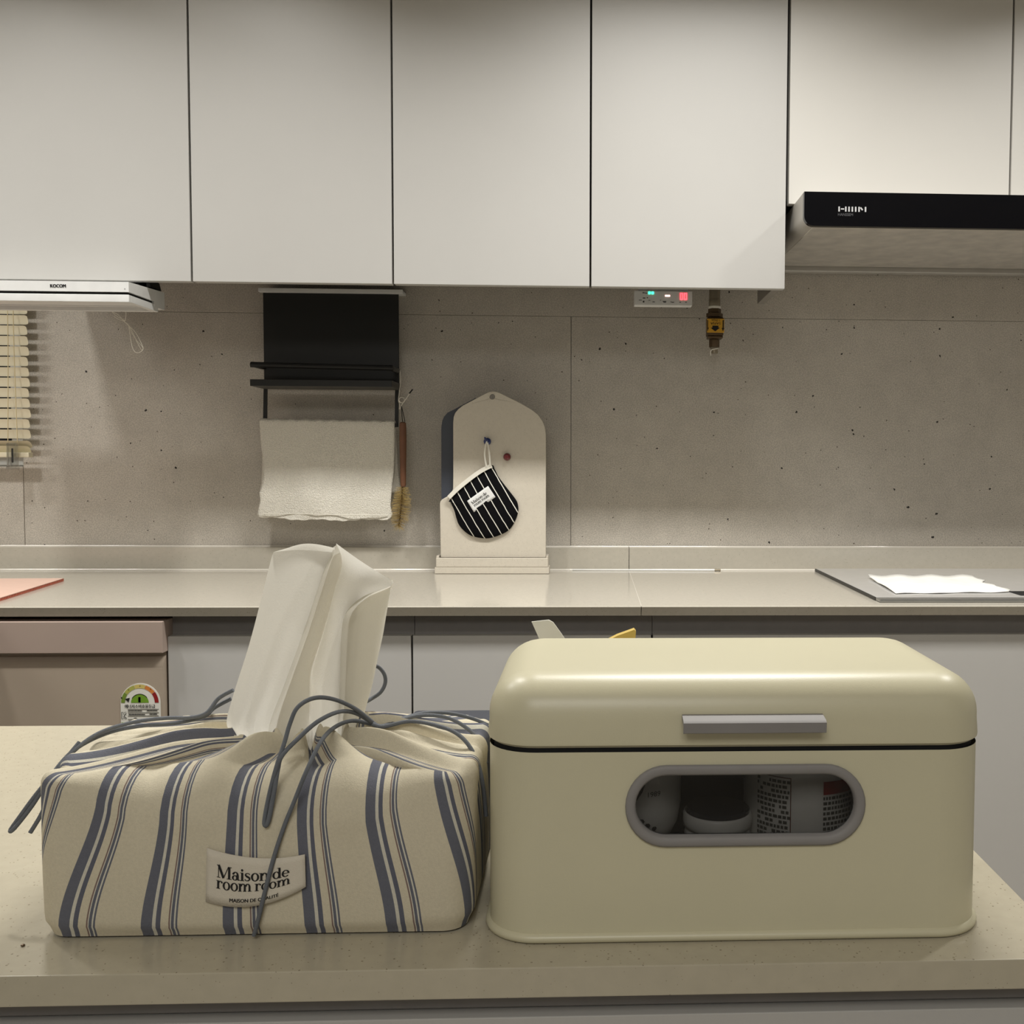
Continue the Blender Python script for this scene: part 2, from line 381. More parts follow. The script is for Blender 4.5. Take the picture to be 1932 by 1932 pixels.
# ================================================================== SETTING
WY = 2.358                                             # face of the kitchen wall
XL, XR, YB = -2.6, 2.3, -2.6
struct('floor', MB().box(XL, XR, YB, 2.5, -.02, 0), 'floor_board')
struct('ceiling', MB().box(XL, XR, YB, 2.5, CEIL, CEIL + .02), 'ceiling_paint')
struct('wall_left', MB().box(XL - .05, XL, YB, 2.5, 0, CEIL), 'wall_paint')
struct('wall_right', MB().box(XR, XR + .05, YB, 2.5, 0, CEIL), 'wall_paint')
struct('wall_front', MB().box(XL, XR, YB - .05, YB, 0, CEIL), 'wall_paint')
WX0, WX1, WZ0, WZ1 = -2.2, -1.298, 1.135, 1.9          # window opening
b = MB()
b.box(XL, WX0, WY + .01, WY + .1, 0, CEIL).box(WX1, XR, WY + .01, WY + .1, 0, CEIL)
b.box(WX0, WX1, WY + .01, WY + .1, 0, WZ0).box(WX0, WX1, WY + .01, WY + .1, WZ1, CEIL)
wall = struct('wall_back', b, 'wall_paint')
for x0, x1, z0, z1 in ((XL, WX1 + .0015, .86, WZ0), (WX1 + .0027, -.0495, .86, 1.4885), (-.0483, XR, .86, 1.4885), (WX1 + .0027, XR, 1.4892, 1.72), (XL, WX0, WZ0 + .001, 1.72)):
    obj('backsplash_panel', MB().box(x0, x1, WY, WY + .0098, z0, z1, .0004, 1), 'ceramic_slab', wall)
win = MB()
for q in ((WX0, WX0 + .04, WZ0, WZ1), (WX1 - .04, WX1, WZ0, WZ1), (WX0 + .04, WX1 - .04, WZ0, WZ0 + .04), (WX0 + .04, WX1 - .04, WZ1 - .04, WZ1)):
    win.box(q[0], q[1], WY + .03, WY + .08, q[2], q[3], .003, 1)
w1 = struct('window_1', win, 'window_white')
obj('pane', MB().box(WX0 + .04, WX1 - .04, WY + .05, WY + .056, WZ0 + .04, WZ1 - .04), 'window_glass', w1)

# ================================================================== WALL CABINETS
DY = 2.0; DZ = 1.4962; TOP = 2.335
cabs = [(-1.163, -.7748, 'white wall cabinet door at the far left, above the pull-down radio screen'),
        (-.7712, -.3898, 'white wall cabinet door above the black towel rack'),
        (-.3862, -.0056, 'white wall cabinet door above the cutting boards'),
        (-.0020, .3810, 'white wall cabinet door above the gas alarm with red digits')]
for i, (x0, x1, lab) in enumerate(cabs):
    t = thing('wall_cabinet', ((x0 + x1) / 2, 2.18, DZ), lab, 'cabinet', 'white wall cabinets')
    obj('carcass', MB().box(x0 - .0012, x1 + .0012, DY + .022, WY - .002, 1.556, TOP, .001, 1), 'carcass', t)
    obj('door', MB().box(x0, x1, DY, DY + .0195, DZ, TOP, .0012, 2), 'door_lacquer', t)
    if i == 3: obj('side_panel', MB().box(.3665, .3835, DY + .021, 2.245, 1.5045, 1.5555, .0008, 1).box(.3822, .3838, DY + .021, WY - .002, 1.5558, TOP), 'side_panel_shaded', t)
for x0, x1, lab in ((.3868, .8285, 'wide white cabinet door right above the black hood front'), (.8322, 1.22, 'white cabinet door cut off by the right edge, above the hood')):
    t = thing('hood_cabinet', ((x0 + x1) / 2, 2.18, 1.662), lab, 'cabinet', 'white cabinets over the range hood')
    obj('carcass', MB().box(x0 - .0012, x1 + .0012, DY + .022, WY - .002, 1.672, TOP, .001, 1), 'carcass', t)
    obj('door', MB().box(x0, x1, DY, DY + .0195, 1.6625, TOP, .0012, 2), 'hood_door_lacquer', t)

# ------------------------------------------------------------------ range hood
HX0, HX1, HY = .397, 1.30, 1.90
t = thing('range_hood', (.85, 2.12, 1.59), 'slim range hood with a glossy black front and pale metal underside', 'range hood')
def corner(x0, z0, z1, r, x1, n=8):
    p = [(x1, z1), (x0, z1)]
    for i in range(n + 1):
        a = pi + pi / 2 * i / n; p.append((x0 + r + r * cos(a), z0 + r + r * sin(a)))
    return p + [(x1, z0)]
b = MB(); b.loops([[(x, y, z) for x, z in corner(HX0, 1.597 + (y - HY) * .02, 1.6605, .020, HX1)] for y in (HY + .0125, 2.335)])
obj('hood_body', b, 'hood_steel', t, sharp=40)
fp = corner(HX0, 1.5972, 1.6605, .019, HX1)
b = MB(); b.loops([[(x, HY + .0005, z) for x, z in fp], [(x, HY + .012, z) for x, z in fp]])
f = obj('front_panel', b, 'black_glass', t)
b = MB()                                                # logo of upright bars, one dash, one slanted dash
L0, L1, LZ0, LZ1 = .4617, .5148, 1.6243, 1.6336
px = lambda u: L0 + (u - 425) / (1455 - 425) * (L1 - L0)
for a in (425, 670, 790, 912, 1035, 1160, 1398):
    b.box(px(a), px(a + 55), HY, HY + .0008, LZ0, LZ1)
b.box(px(517), px(637), HY, HY + .0008, LZ0 + .0037, LZ0 + .0060)
sv, sf = stroke2([(px(1240), LZ1 - .0012), (px(1318), LZ0 + .0032)], [.0028, .0028]); b.add([(x, HY, z) for x, z in sv], sf)
obj('logo', b, 'logo_grey', f)
b = MB(); fit_text(b, text2d('HANSSEM'), L0 - .0006, .4895, 1.6163, .0050, on_front(HY)); obj('lettering', b, 'ink_grey', f)
b = MB(); b.add([(HX0 + .019, HY + .014, 1.5962), (HX1, HY + .014, 1.5962), (HX1, 2.325, 1.6052), (HX0 + .0195, 2.325, 1.6052)], [(0, 1, 2, 3)])
b.loops([[(HX0 + .019, HY + .014, 1.5962), (HX1, HY + .014, 1.5962), (HX1, 2.325, 1.6052), (HX0 + .0195, 2.325, 1.6052)],
         [(HX0 + .019, HY + .014, 1.5990), (HX1, HY + .014, 1.5990), (HX1, 2.325, 1.6080), (HX0 + .0195, 2.325, 1.6080)]])
obj('filter_panel', b, 'hood_filter', t)
obj('rear_lip', MB().box(HX0 + .012, HX1, 2.326, 2.352, 1.5925, 1.6075, .004, 3), 'hood_steel', t)

# ------------------------------------------------------------------ pull-down radio screen under the left cabinet
t = thing('pull_down_radio', (-1.0, 2.0, 1.445), 'silver pull-down radio screen mounted under the left wall cabinet', 'radio')
RX0, RX1 = -1.25, -.8615
body = obj('housing', MB().prism([(1.9305, 1.4632), (1.9305, 1.4818), (2.088, 1.4885), (2.088, 1.4535), (2.04, 1.4525), (2.04, 1.4632)], RX0, RX1, 'X'), 'white_metal', t)
b = MB(); fit_text(b, text2d('KOCOM'), -1.0040, -.9762, 1.4700, .0062, on_front(1.9298), cap=.73)

for k in range(1, 4): fit_text(b, text2d('KOCOM'), -1.0040 + k * .0003, -.9762 + k * .0003, 1.4700 + .0002 * (k % 2), .0062, on_front(1.9297), cap=.73)
obj('lettering', b, 'ink', body)
obj('bolt', MB().lathe([(.0006, 0), (.0006, .0008)], (-.8685, 1.9297, 1.4688), 10, 'Y'), 'ink', body)
s_ = MB()
s_.box(RX0, RX1 - .0005, 1.932, 1.940, 1.4445, 1.4588, .0015, 2).box(RX1 - .010, RX1 - .0005, 1.940, 2.060, 1.4450, 1.4588, .0015, 2)
s_.box(RX0, RX1 - .010, 2.050, 2.060, 1.4450, 1.4588, .0015, 2).box(RX0, RX1 - .010, 1.940, 2.050, 1.4540, 1.4588)
obj('flip_screen', s_, 'white_metal', t)
obj('hinge_gap', MB().box(RX0, RX1 - .004, 1.936, 2.038, 1.4589, 1.4631), 'black_gap', t)
for x in (-.893, -.93, -1.15): obj('bracket', MB().box(x, x + .022, 2.03, 2.085, 1.4887, 1.5555, .001, 1), 'black_metal', t)
obj('bracket', MB().prism([(-.886, 1.489), (-.864, 1.490), (-.868, 1.505), (-.886, 1.52)], 2.03, 2.08), 'black_metal', t)
obj('aerial_wire', MB().tube([(-.9312, 2.07, 1.4566), (-.9326, 2.075, 1.4402), (-.9385, 2.08, 1.4300), (-.95, 2.08, 1.442), (-.9615, 2.08, 1.4475), (-.951, 2.08, 1.438), (-.94, 2.08, 1.4325), (-.9375, 2.082, 1.4271), (-.9286, 2.08, 1.4195), (-.918, 2.08, 1.409), (-.9107, 2.08, 1.3967), (-.905, 2.08, 1.384), (-.9024, 2.08, 1.3749), (-.908, 2.08, 1.368), (-.9166, 2.08, 1.3671), (-.923, 2.08, 1.376), (-.9259, 2.08, 1.3911), (-.928, 2.08, 1.408), (-.9300, 2.081, 1.4195), (-.926, 2.083, 1.408), (-.916, 2.083, 1.392), (-.9045, 2.083, 1.378), (-.906, 2.083, 1.372), (-.914, 2.083, 1.386), (-.928, 2.083, 1.417), (-.938, 2.083, 1.428), (-.952, 2.083, 1.434), (-.9600, 2.083, 1.439)], .0006, 6), 'cotton_trim', t)

# ------------------------------------------------------------------ venetian blind at the left window
t = thing('venetian_blind', (-1.6, 2.33, 1.165), 'cream slatted venetian blind at the left edge, cords with clear tassel', 'blind')
def slat_mb(z, tilt=74, x1=-1.2595):
    prof = []
    for k in range(7):
        u = -.0104 + .0208 * k / 6; h = .0012 * (1 - (u / .0104) ** 2); a = radians(tilt)
        prof.append((u * cos(a) - h * sin(a), u * sin(a) + h * cos(a), u))
    b = MB(); rings = []
    for x, inset in ((-2.19, 0), (x1 - .006, 0), (x1 - .002, .0012), (x1 - .0004, .0030), (x1, .005)):
        r = []
        for dy, dz, u in prof:
            k = (.0104 - inset) / .0104
            r.append((x, 2.322 - dy * k, z + dz * k))
        r += [(p[0], p[1] + .0007, p[2]) for p in r[::-1]]
        rings.append(r)
    return b.loops(rings)
zs = [1.5085 - .0231 * k for k in range(15)] + [1.1735]
ms0 = None
for k, z in enumerate(zs):
    ang = 74 if k < 14 else 50
    obj('slat', slat_mb(z, ang, -1.2600 + .0022 * ((k * 7) % 3 - 1) * .6 + .0016 * (k / 15)), 'blind_cream', t)
obj('bottom_rail', MB().box(-2.19, -1.2575, 2.312, 2.330, 1.1560, 1.1672, .002, 2), 'blind_cream', t)
obj('head_rail', MB().box(-2.19, -1.262, 2.308, 2.345, 1.5235, 1.5520, .002, 2), 'blind_cream', t)
for x0, x1 in ((-1.2915, -1.2972), (-1.2788, -1.2765)):
    obj('lift_cord', MB().tube([(x0, 2.3035, 1.527), (x0 - .0005, 2.3030, 1.40), (x1, 2.3025, 1.19)], .0009, 8), 'blind_cord', t)
ts = obj('cord_tassel', MB().box(-1.2985, -1.2765, 2.296, 2.308, 1.1365, 1.1880, .003, 2), 'clear_plastic', t)
obj('tassel_core', MB().box(-1.2895, -1.2862, 2.300, 2.304, 1.144, 1.176, .001, 1), 'black_gap', ts)
obj('tassel_end', MB().box(-1.2990, -1.2760, 2.2955, 2.3085, 1.1290, 1.1362, .0015, 2), 'clear_plastic', ts)

# ================================================================== THINGS ON THE BACK WALL
t = thing('rail_rack', (-.59, 2.30, 1.24), 'black metal rack with shelf and towel bar hung below the white rail', 'rack')
obj('hanging_rail', MB().box(-.7439, -.4245, 2.3026, 2.3140, 1.5275, 1.5305).box(-.7439, -.4245, 2.2990, 2.3025, 1.5275, 1.5360, .0006, 1).box(-.74, -.428, 2.3145, 2.3575, 1.5305, 1.5365), 'white_metal', t)
obj('backboard', MB().box(-.7393, -.4375, 2.318, 2.322, 1.3240, 1.5290, .0008, 1), 'black_metal', t)
obj('guard_rail', MB().tube([(-.7385, 2.316, 1.3620), (-.7375, 2.245, 1.3605), (-.7362, 2.236, 1.3597), (-.728, 2.2352, 1.3593), (-.59, 2.235, 1.3570), (-.446, 2.235, 1.3548), (-.4425, 2.236, 1.3547), (-.4405, 2.245, 1.3547), (-.4405, 2.316, 1.356)], .0062, 10, 5), 'black_metal', t)
obj('shelf', MB().box(-.7378, -.4345, 2.2225, 2.3175, 1.3125, 1.3155), 'shelf_metal', t)
obj('shelf_rim', MB().box(-.7378, -.4345, 2.219, 2.2224, 1.3125, 1.3268, .0006, 1).box(-.7378, -.7355, 2.2225, 2.3175, 1.3156, 1.3268).box(-.4368, -.4345, 2.2225, 2.3175, 1.3156, 1.3268), 'black_metal', t)
for x in (-.7388, -.4455):
    obj('side_bar', MB().prism([(x + .0003, 1.324), (x + .0080, 1.324), (x + .0055, 1.229), (x - .0025, 1.229)] if x < -.6 else [(x, 1.324), (x + .0080, 1.324), (x + .0065, 1.229), (x - .0015, 1.229)], 2.3125, 2.3175), 'black_metal', t)
obj('towel_bar', MB().tube([(-.7422, 2.296, 1.2335), (-.4405, 2.296, 1.2325)], .0045, 10, smooth=False), 'black_metal', t)
for x in (-.7405, -.4442): obj('bar_arm', MB().box(x - .003, x + .003, 2.2985, 2.3175, 1.2295, 1.2355), 'black_metal', t)

# towel folded over the bar
def towel():
    L = [(-.7413, 1.2390), (-.7385, 1.19), (-.7333, 1.1384), (-.7355, 1.10), (-.7425, 1.0793), (-.7415, 1.06), (-.7470, 1.0296), (-.738, 1.0245)]
    R = [(-.4425, 1.2365), (-.4428, 1.19), (-.4443, 1.1398), (-.4485, 1.10), (-.4507, 1.0745), (-.4520, 1.05), (-.4480, 1.030), (-.4600, 1.0205)]
    Lc = catmull([Vector((a, 0, z)) for a, z in L], 8); Rc = catmull([Vector((a, 0, z)) for a, z in R], 8)
    nx = 64; front = []
    for j, (l, r) in enumerate(zip(Lc, Rc)):
        v = j / (len(Lc) - 1); row = []
        for i in range(nx + 1):
            s = i / nx; x = l.x + (r.x - l.x) * s; z = l.z + (r.z - l.z) * s
            y = 2.2895 - .004 * v + .0028 * v * sin(s * 9 + 1.2 * v) + .0018 * sin(s * 23 + v * 5) * v + .003 * max(0, v - .78) * 4 * sin(s * 14 + 2)
            z += .0015 * sin(s * 17) * v * v - .004 * v * v * sin(pi * s) + .0008 * sin(s * 61 + 3 * v)
            row.append((x, y, z))
        front.append(row)
    top = []
    for k in range(1, 8):
        a = pi * k / 8
        top.append([(p[0], 2.2965 - .0070 * cos(a), p[2] + .0052 * sin(a)) for p in front[0]])
    back = []
    for j in range(1, 30):
        v = j / 29
        back.append([(p[0] + .0025 * v + (.010 * v * v * v * max(0, i - 44) / 20) - (.007 * v ** 4 * max(0, 14 - i) / 14), 2.3035 + .001 * sin(i * .3 + v * 4), p[2] - v * (.158 - .002 * sin(i * .2))) for i, p in enumerate(top[-1])])
    rows = front[::-1] + top + back
    b = MB(); b.loops(rows, False, False, False)
    off = len(rows) * (nx + 1)
    return b
tw = obj('hand_towel', towel(), 'terry', sharp=80)
tag(tw, 'off-white terry hand towel draped over the black rack bar', 'towel')
md = tw.modifiers.new('thick', 'SOLIDIFY'); md.thickness = .0028; md.offset = 0
b = MB(); b.tube([(-.735, 2.2815, 1.0335), (-.66, 2.2825, 1.0328), (-.59, 2.2805, 1.0315), (-.52, 2.2795, 1.0310), (-.458, 2.2825, 1.0300)], .0011, 6, 8); obj('hem', b, 'cotton_trim', tw)

# bottle brush and its wire clip
t = thing('bottle_brush', (-.4245, 2.285, 1.0), 'wooden-handled bottle brush with tan bristles hanging beside the towel', 'brush')
obj('handle', MB().lathe([(.0040, .002), (.0070, 0), (.0078, -.01), (.0080, -.04), (.0068, -.10), (.0062, -.138), (.0050, -.143)], (-.4240, 2.288, 1.2375), 20), 'wood_handle', t)
obj('hanging_cord', MB().tube([(-.4265, 2.288, 1.275), (-.4230, 2.2885, 1.258), (-.4195, 2.288, 1.240), (-.4240, 2.288, 1.2400), (-.4262, 2.288, 1.26), (-.4265, 2.288, 1.275)], .0009, 6), 'ink', t)
stem = MB().tube([(-.4258, 2.288, 1.096), (-.4290, 2.288, 1.045), (-.4345, 2.288, 1.006)], .0014, 6)
obj('wire_core', stem, 'brass_dark', t)
b = MB(); rnd = random.Random(3)
for i in range(900):
    u = rnd.random(); z = 1.094 - u * .088; xc = -.4258 - .0085 * u ** 1.3; a = rnd.random() * 2 * pi
    r = (.016 + .008 * sin(min(u, 1) * pi * .9)) * (.75 + .3 * rnd.random())
    if u > .93: r *= .8
    dx, dy, dz = r * cos(a), r * sin(a) * .8, -.004 * rnd.random() - (.012 * (u - .9) * 10 if u > .9 else 0)
    p, q = Vector((xc, 2.288, z)), Vector((xc + dx, 2.288 + dy, z + dz)); n = Vector((-dy, dx, .0)).normalized() * .00035; k = Vector((0, 0, .00035))
    b.add([p + n, p - n, p + k, q + n * .6, q - n * .6, q + k * .6], [(0, 1, 4, 3), (1, 2, 5, 4), (2, 0, 3, 5)])
tag(obj('bristles', b, 'bristle', t, sharp=0), kind='stuff')
t = thing('wire_clip', (-.43, 2.29, 1.27), 'small wire clip on the rack side bar holding the bottle brush', 'clip')
P = lambda x, y: (-.4335 + (x - 750) * .001220, 2.2885, 1.3642 - (y - 690) * .00122)
b = MB(); b.tube([P(753, 698), P(754, 715), P(752, 735), P(750, 752), P(752, 760), P(751, 769)], .0009, 6)
b.tube([P(752, 769), P(758, 757), P(765, 748), P(772, 737)], .0009, 6)
obj('wire_frame', b, 'wire_steel', t)
obj('spring_coil', MB().tube([P(756 + 5 * cos(k * .7), 752 + 5 * sin(k * .7)) for k in range(10)], .0009, 6, 4), 'wire_steel', t)
obj('grip_tip', MB().tube([P(770, 740), P(773, 736), P(776, 732)], .0016, 8), 'ink', t)

# ------------------------------------------------------------------ cutting boards in their stand
bo = [(-.3385, .936), (-.3392, 1.02), (-.3398, 1.0573), (-.3385, 1.062), (-.335, 1.0665), (-.322, 1.0740), (-.3135, 1.0815), (-.3103, 1.090), (-.3098, 1.12), (-.3095, 1.238), (-.3085, 1.250), (-.3050, 1.2600), (-.2985, 1.2680), (-.288, 1.2765), (-.2388, 1.3030), (-.2300, 1.3070), (-.2211, 1.3085), (-.2120, 1.3075), (-.2035, 1.3045), (-.1563, 1.2812), (-.135, 1.2690), (-.1208, 1.2575), (-.1110, 1.2440), (-.1052, 1.2290), (-.1032, 1.2128), (-.1029, 1.15), (-.1028, .936)]
b = MB(); bm = bmesh.new()
vs = [bm.verts.new((x, 2.2705, z)) for x, z in bo]; hole = [bm.verts.new((-.2223 + .0062 * cos(i * pi / 12), 2.2705, 1.2968 + .0062 * sin(i * pi / 12))) for i in range(24)]
es = [bm.edges.new((L[i], L[(i + 1) % len(L)])) for L in (vs, hole) for i in range(len(L))]
bmesh.ops.triangle_fill(bm, use_beauty=True, edges=es)
r = bmesh.ops.extrude_face_region(bm, geom=bm.faces[:])
bmesh.ops.translate(bm, vec=(0, .0068, 0), verts=[e for e in r['geom'] if isinstance(e, bmesh.types.BMVert)])
t = obj('cutting_board', b.bm(bm), 'board_beige', sharp=30); tag(t, 'beige cutting board with pointed arch top, front one in the stand', 'cutting board')
md = t.modifiers.new('round', 'BEVEL'); md.width = .0011; md.segments = 2; md.limit_method = 'ANGLE'; md.angle_limit = radians(50)
obj('hang_hole_rim', MB().lathe([(.0062, 0), (.0074, -.0006), (.0078, .0002)], (-.2223, 2.2705, 1.2968), 28, 'Y', False, False), 'board_beige', t)
bo2 = [(-.338, .936), (-.3385, 1.10), (-.3381, 1.2256), (-.3360, 1.2420), (-.3321, 1.2515), (-.3240, 1.2610), (-.3119, 1.2670), (-.262, 1.294), (-.23, 1.294), (-.18, 1.266), (-.14, 1.24), (-.128, 1.20), (-.126, .936)]
tag(obj('cutting_board', MB().prism(bo2, 2.286, 2.2925), 'board_navy'), 'dark blue-grey cutting board showing behind the beige one', 'cutting board')
t = thing('board_stand', (-.2228, 2.275, .9), 'low beige slotted stand holding the two cutting boards', 'stand')
obj('base', MB().box(-.3503, -.0952, 2.2595, 2.3115, .9005, .9150, .0012, 2), 'board_beige', t)
b = MB().box(-.3474, -.0977, 2.2600, 2.2650, .9155, .9362, .001, 1).box(-.3474, -.0977, 2.3000, 2.3070, .9155, .9408, .001, 1)
b.box(-.3474, -.3412, 2.2652, 2.2998, .9155, .9405, .001, 1).box(-.1020, -.0977, 2.2652, 2.2998, .9155, .9405, .001, 1)
obj('slot_rim', b, 'board_beige', t)
t = obj('magnet', MB().lathe([(.0082, -.0005), (.0084, -.004), (.0072, -.0075), (.0045, -.009), (.0032, -.012), (.0040, -.016), (.0034, -.018)], (-.2332, 2.2700, 1.1966), 24, 'Y'), 'magnet_blue')
tag(t, 'round blue magnet on the beige board carrying the mitt loop', 'magnet'); t['group'] = 'round magnets on the cutting board'
obj('hook_tip', MB().tube([(-.2340, 2.2530, 1.1985), (-.2368, 2.2535, 1.2030), (-.2374, 2.2545, 1.2050)], .0021, 8), 'magnet_blue', t)
t = obj('magnet', MB().lathe([(.0082, -.0005), (.0084, -.004), (.0072, -.0075), (.0045, -.009), (.0032, -.012), (.0040, -.014), (.0034, -.016)], (-.1895, 2.2700, 1.1625), 24, 'Y'), 'magnet_red')
tag(t, 'round dark red magnet alone on the beige board', 'magnet'); t['group'] = 'round magnets on the cutting board'

# mini mitt
mo = [(-.2257, 1.1425), (-.2700, 1.1105), (-.3162, 1.0668), (-.3150, 1.060), (-.3075, 1.0430), (-.3020, 1.0230), (-.2975, 1.0110), (-.2883, .9990), (-.2775, .9900), (-.2672, .9845), (-.2490, .9805), (-.2295, .9800), (-.2060, .9870), (-.1847, .9992), (-.1710, 1.0200), (-.1645, 1.0408), (-.1655, 1.0560), (-.1705, 1.0680), (-.1905, 1.0939), (-.2081, 1.1175), (-.2170, 1.1350)]
def puff(outline, yb, h, rings=9, sub=5):
    O = catmull([Vector((x, 0, z)) for x, z in outline], sub, True); c = sum(O, Vector()) / len(O); R = []
    for k in range(rings + 1):
        a = (pi / 2) * k / rings; s = cos(a)
        R.append([(c.x + (p.x - c.x) * max(s, .02), yb - h * sin(a) ** .8, c.z + (p.z - c.z) * max(s, .02)) for p in O])
    back = [[(c.x + (p.x - c.x) * s, yb + y, c.z + (p.z - c.z) * s) for p in O] for s, y in ((.5, .002), (.97, .002))]
    return MB().loops(back + R)
t = thing('kitchen_mitt', (-.24, 2.262, .98), 'small black and white pinstriped mitt hanging on the beige board', 'mitt')
bd = obj('mitt_body', puff(mo, 2.2665, .0125), 'pinstripe_cotton', t, sharp=60)
b = MB(); pts = [(-.3180, 1.0712), (-.2980, 1.0910), (-.2700, 1.1140), (-.2460, 1.1310), (-.2235, 1.1425)]
Pc = catmull([Vector((x, 2.2615, z)) for x, z in pts], 8); n_ = Vector((-.62, 0, .78)); rings = []
for p in Pc:
    q0, q1 = p - n_ * .0045, p + n_ * .0048
    rings.append([(q0.x, 2.2560, q0.z), (q1.x, 2.2565, q1.z), (q1.x, 2.2665, q1.z), (q0.x, 2.2670, q0.z)])
obj('trim_band', b.loops(rings), 'cotton_trim', t)
b = MB()
b.tube([(-.2340, 2.2560, 1.1400), (-.2378, 2.2545, 1.165), (-.2362, 2.2535, 1.184), (-.2335, 2.2530, 1.1940), (-.2320, 2.2535, 1.1955)], .0024, 8, 6, flat=.5)
b.tube([(-.2260, 2.2560, 1.1420), (-.2270, 2.2545, 1.165), (-.2300, 2.2535, 1.186), (-.2322, 2.2530, 1.1952)], .0024, 8, 6, flat=.5)
obj('hanging_loop', b, 'cotton_trim', t)
def patch_fn(tl, tr, br, bl, sagt=0, sagb=0, bulge=0):
    tl, tr, br, bl = map(Vector, (tl, tr, br, bl))
    def fn(u, v, off=0):
        p = tl.lerp(tr, u).lerp(bl.lerp(br, u), v); k = 4 * u * (1 - u)
        p.z -= k * (sagt * (1 - v) + sagb * v); p.y -= off + bulge * k * (.5 + .5 * v); return tuple(p)
    return fn
def patch(fn, nu=16, nv=6):
    R = [[fn(i / nu, j / nv) for i in range(nu + 1)] for j in range(nv + 1)]
    return MB().loops(R, False, False, False)
y = 2.2533
mf = patch_fn((-.2770, y + .001, 1.0640), (-.2306, y + .001, 1.0976), (-.2143, y + .002, 1.0729), (-.2620, y + .0015, 1.0388), 0, 0, .0006)
lb = obj('label', patch(mf), 'label_white', bd); md = lb.modifiers.new('thick', 'SOLIDIFY'); md.thickness = .0004; md.offset = 0
b = MB(); fit_text(b, serif2d('Maison de'), .10, .80, -.46, .24, lambda a, c: mf(a, -c, .0007), cap=.76); fit_text(b, serif2d('room room'), .13, .83, -.70, .17, lambda a, c: mf(a, -c, .0007), cap=.52)
fit_text(b, text2d('MAISON DE QUALITÉ'), .22, .73, -.90, .07, lambda a, c: mf(a, -c, .0007), cap=.73)
obj('lettering', b, 'ink', bd)

# ------------------------------------------------------------------ gas alarm and gas valve
t = thing('gas_alarm', (.154, 2.22, 1.4922), 'slim grey gas alarm strip under the cabinet with red digits lit', 'alarm')
obj('case', MB().box(.0912, .2170, 2.2000, 2.2280, 1.4922, 1.5232, .001, 2).box(.10, .208, 2.203, 2.225, 1.5232, 1.5555), 'white_plastic', t)
gx = lambda u: .0912 + (u - 95) / (1778 - 95) * .1258
gz = lambda v: 1.5232 - (v - 155) / (548 - 155) * .0310
b = MB()
for u0, u1, v0, v1 in ((335, 365, 195, 230), (375, 400, 205, 228), (410, 470, 212, 232), (340, 415, 345, 368), (455, 490, 335, 360), (225, 310, 405, 420), (340, 385, 430, 478), (505, 560, 412, 424), (620, 690, 448, 466), (840, 870, 400, 414), (920, 1020, 432, 450), (940, 1015, 458, 476), (1150, 1165, 435, 470), (1175, 1250, 452, 472), (1400, 1450, 452, 470), (1570, 1620, 450, 466)):
    b.box(gx(u0), gx(u1), 2.1996, 2.2003, gz(v1), gz(v0))
obj('print', b, 'ink_grey', t)
def digit(b, u, v, wd, hg, th, y=2.1992):
    b.box(gx(u), gx(u + wd), y, y + .0012, gz(v + th), gz(v)).box(gx(u), gx(u + wd), y, y + .0012, gz(v + hg), gz(v + hg - th))
    b.box(gx(u), gx(u + th), y, y + .0012, gz(v + hg - th), gz(v + th)).box(gx(u + wd - th), gx(u + wd), y, y + .0012, gz(v + hg - th), gz(v + th))
b = MB(); digit(b, 1420, 205, 85, 185, 26); digit(b, 1530, 205, 95, 185, 28); obj('digit', b, 'led_red', t)
b = MB(); digit(b, 500, 178, 58, 68, 20); digit(b, 590, 178, 66, 68, 24); obj('green_lamp', b, 'led_green', t)
obj('pink_lamp', MB().box(gx(985), gx(1130), 2.1990, 2.2004, gz(308), gz(264), .0006, 2), 'led_pink', t)

t = thing('gas_valve', (.277, 2.285, 1.39), 'vertical brass and steel gas valve with a yellow arrow label below the cabinet', 'valve')
gc = (.2765, 2.288, 0)
obj('pipe', MB().lathe([(.0125, 1.520), (.0125, 1.5555)], gc, 24), 'pipe_steel', t)
obj('union_collar', MB().lathe([(.0118, 1.5050), (.0132, 1.507), (.0132, 1.5195), (.0125, 1.5205)], gc, 24), 'pipe_steel', t)
obj('seal_ring', MB().lathe([(.0138, 1.4995), (.0142, 1.501), (.0142, 1.5045), (.0120, 1.505)], gc, 24), 'cotton_trim', t)
obj('nut', MB().lathe([(.0146, 1.4895), (.0146, 1.4985), (.0136, 1.4995)], gc, 6).lathe([(.0170, 1.4795), (.0188, 1.4808), (.0188, 1.4885), (.0170, 1.4895)], gc, 6), 'brass_dark', t)
bd = obj('valve_body', MB().box(.2585, .2952, 2.2690, 2.304, 1.4375, 1.4785, .003, 2).box(.2600, .2940, 2.2700, 2.303, 1.4315, 1.4374, .002, 2), 'brass_dark', t)
lb = obj('label', MB().box(.2572, .2962, 2.2675, 2.2688, 1.4436, 1.4745, .0004, 1), 'label_yellow', bd)
b = MB(); ax = lambda u: .2572 + (u - 270) / (1540 - 270) * .0390
az = lambda v: 1.4745 - (v - 460) / (1360 - 460) * .0309
def apoly(P): b.add([(ax(u), 2.2671, az(v)) for u, v in P], [tuple(range(len(P)))])
apoly([(670, 920), (1110, 920), (1110, 1050), (1220, 1050), (875, 1285), (540, 1060), (670, 1050)])
apoly([(285, 560), (350, 560), (350, 1050), (410, 1055), (310, 1270), (285, 1270)])
apoly([(1415, 550), (1500, 550), (1500, 1060), (1550, 1070), (1440, 1275), (1350, 1060), (1415, 1055)])
up = lambda x0, x1, zt: (lambda a, c: (x0 + x1 - a, 2.2671, zt - c))
fit_text(b, text2d('SAFJA'), ax(520), ax(1270), 0, .0052, up(ax(520), ax(1270), az(705)), cap=.73)
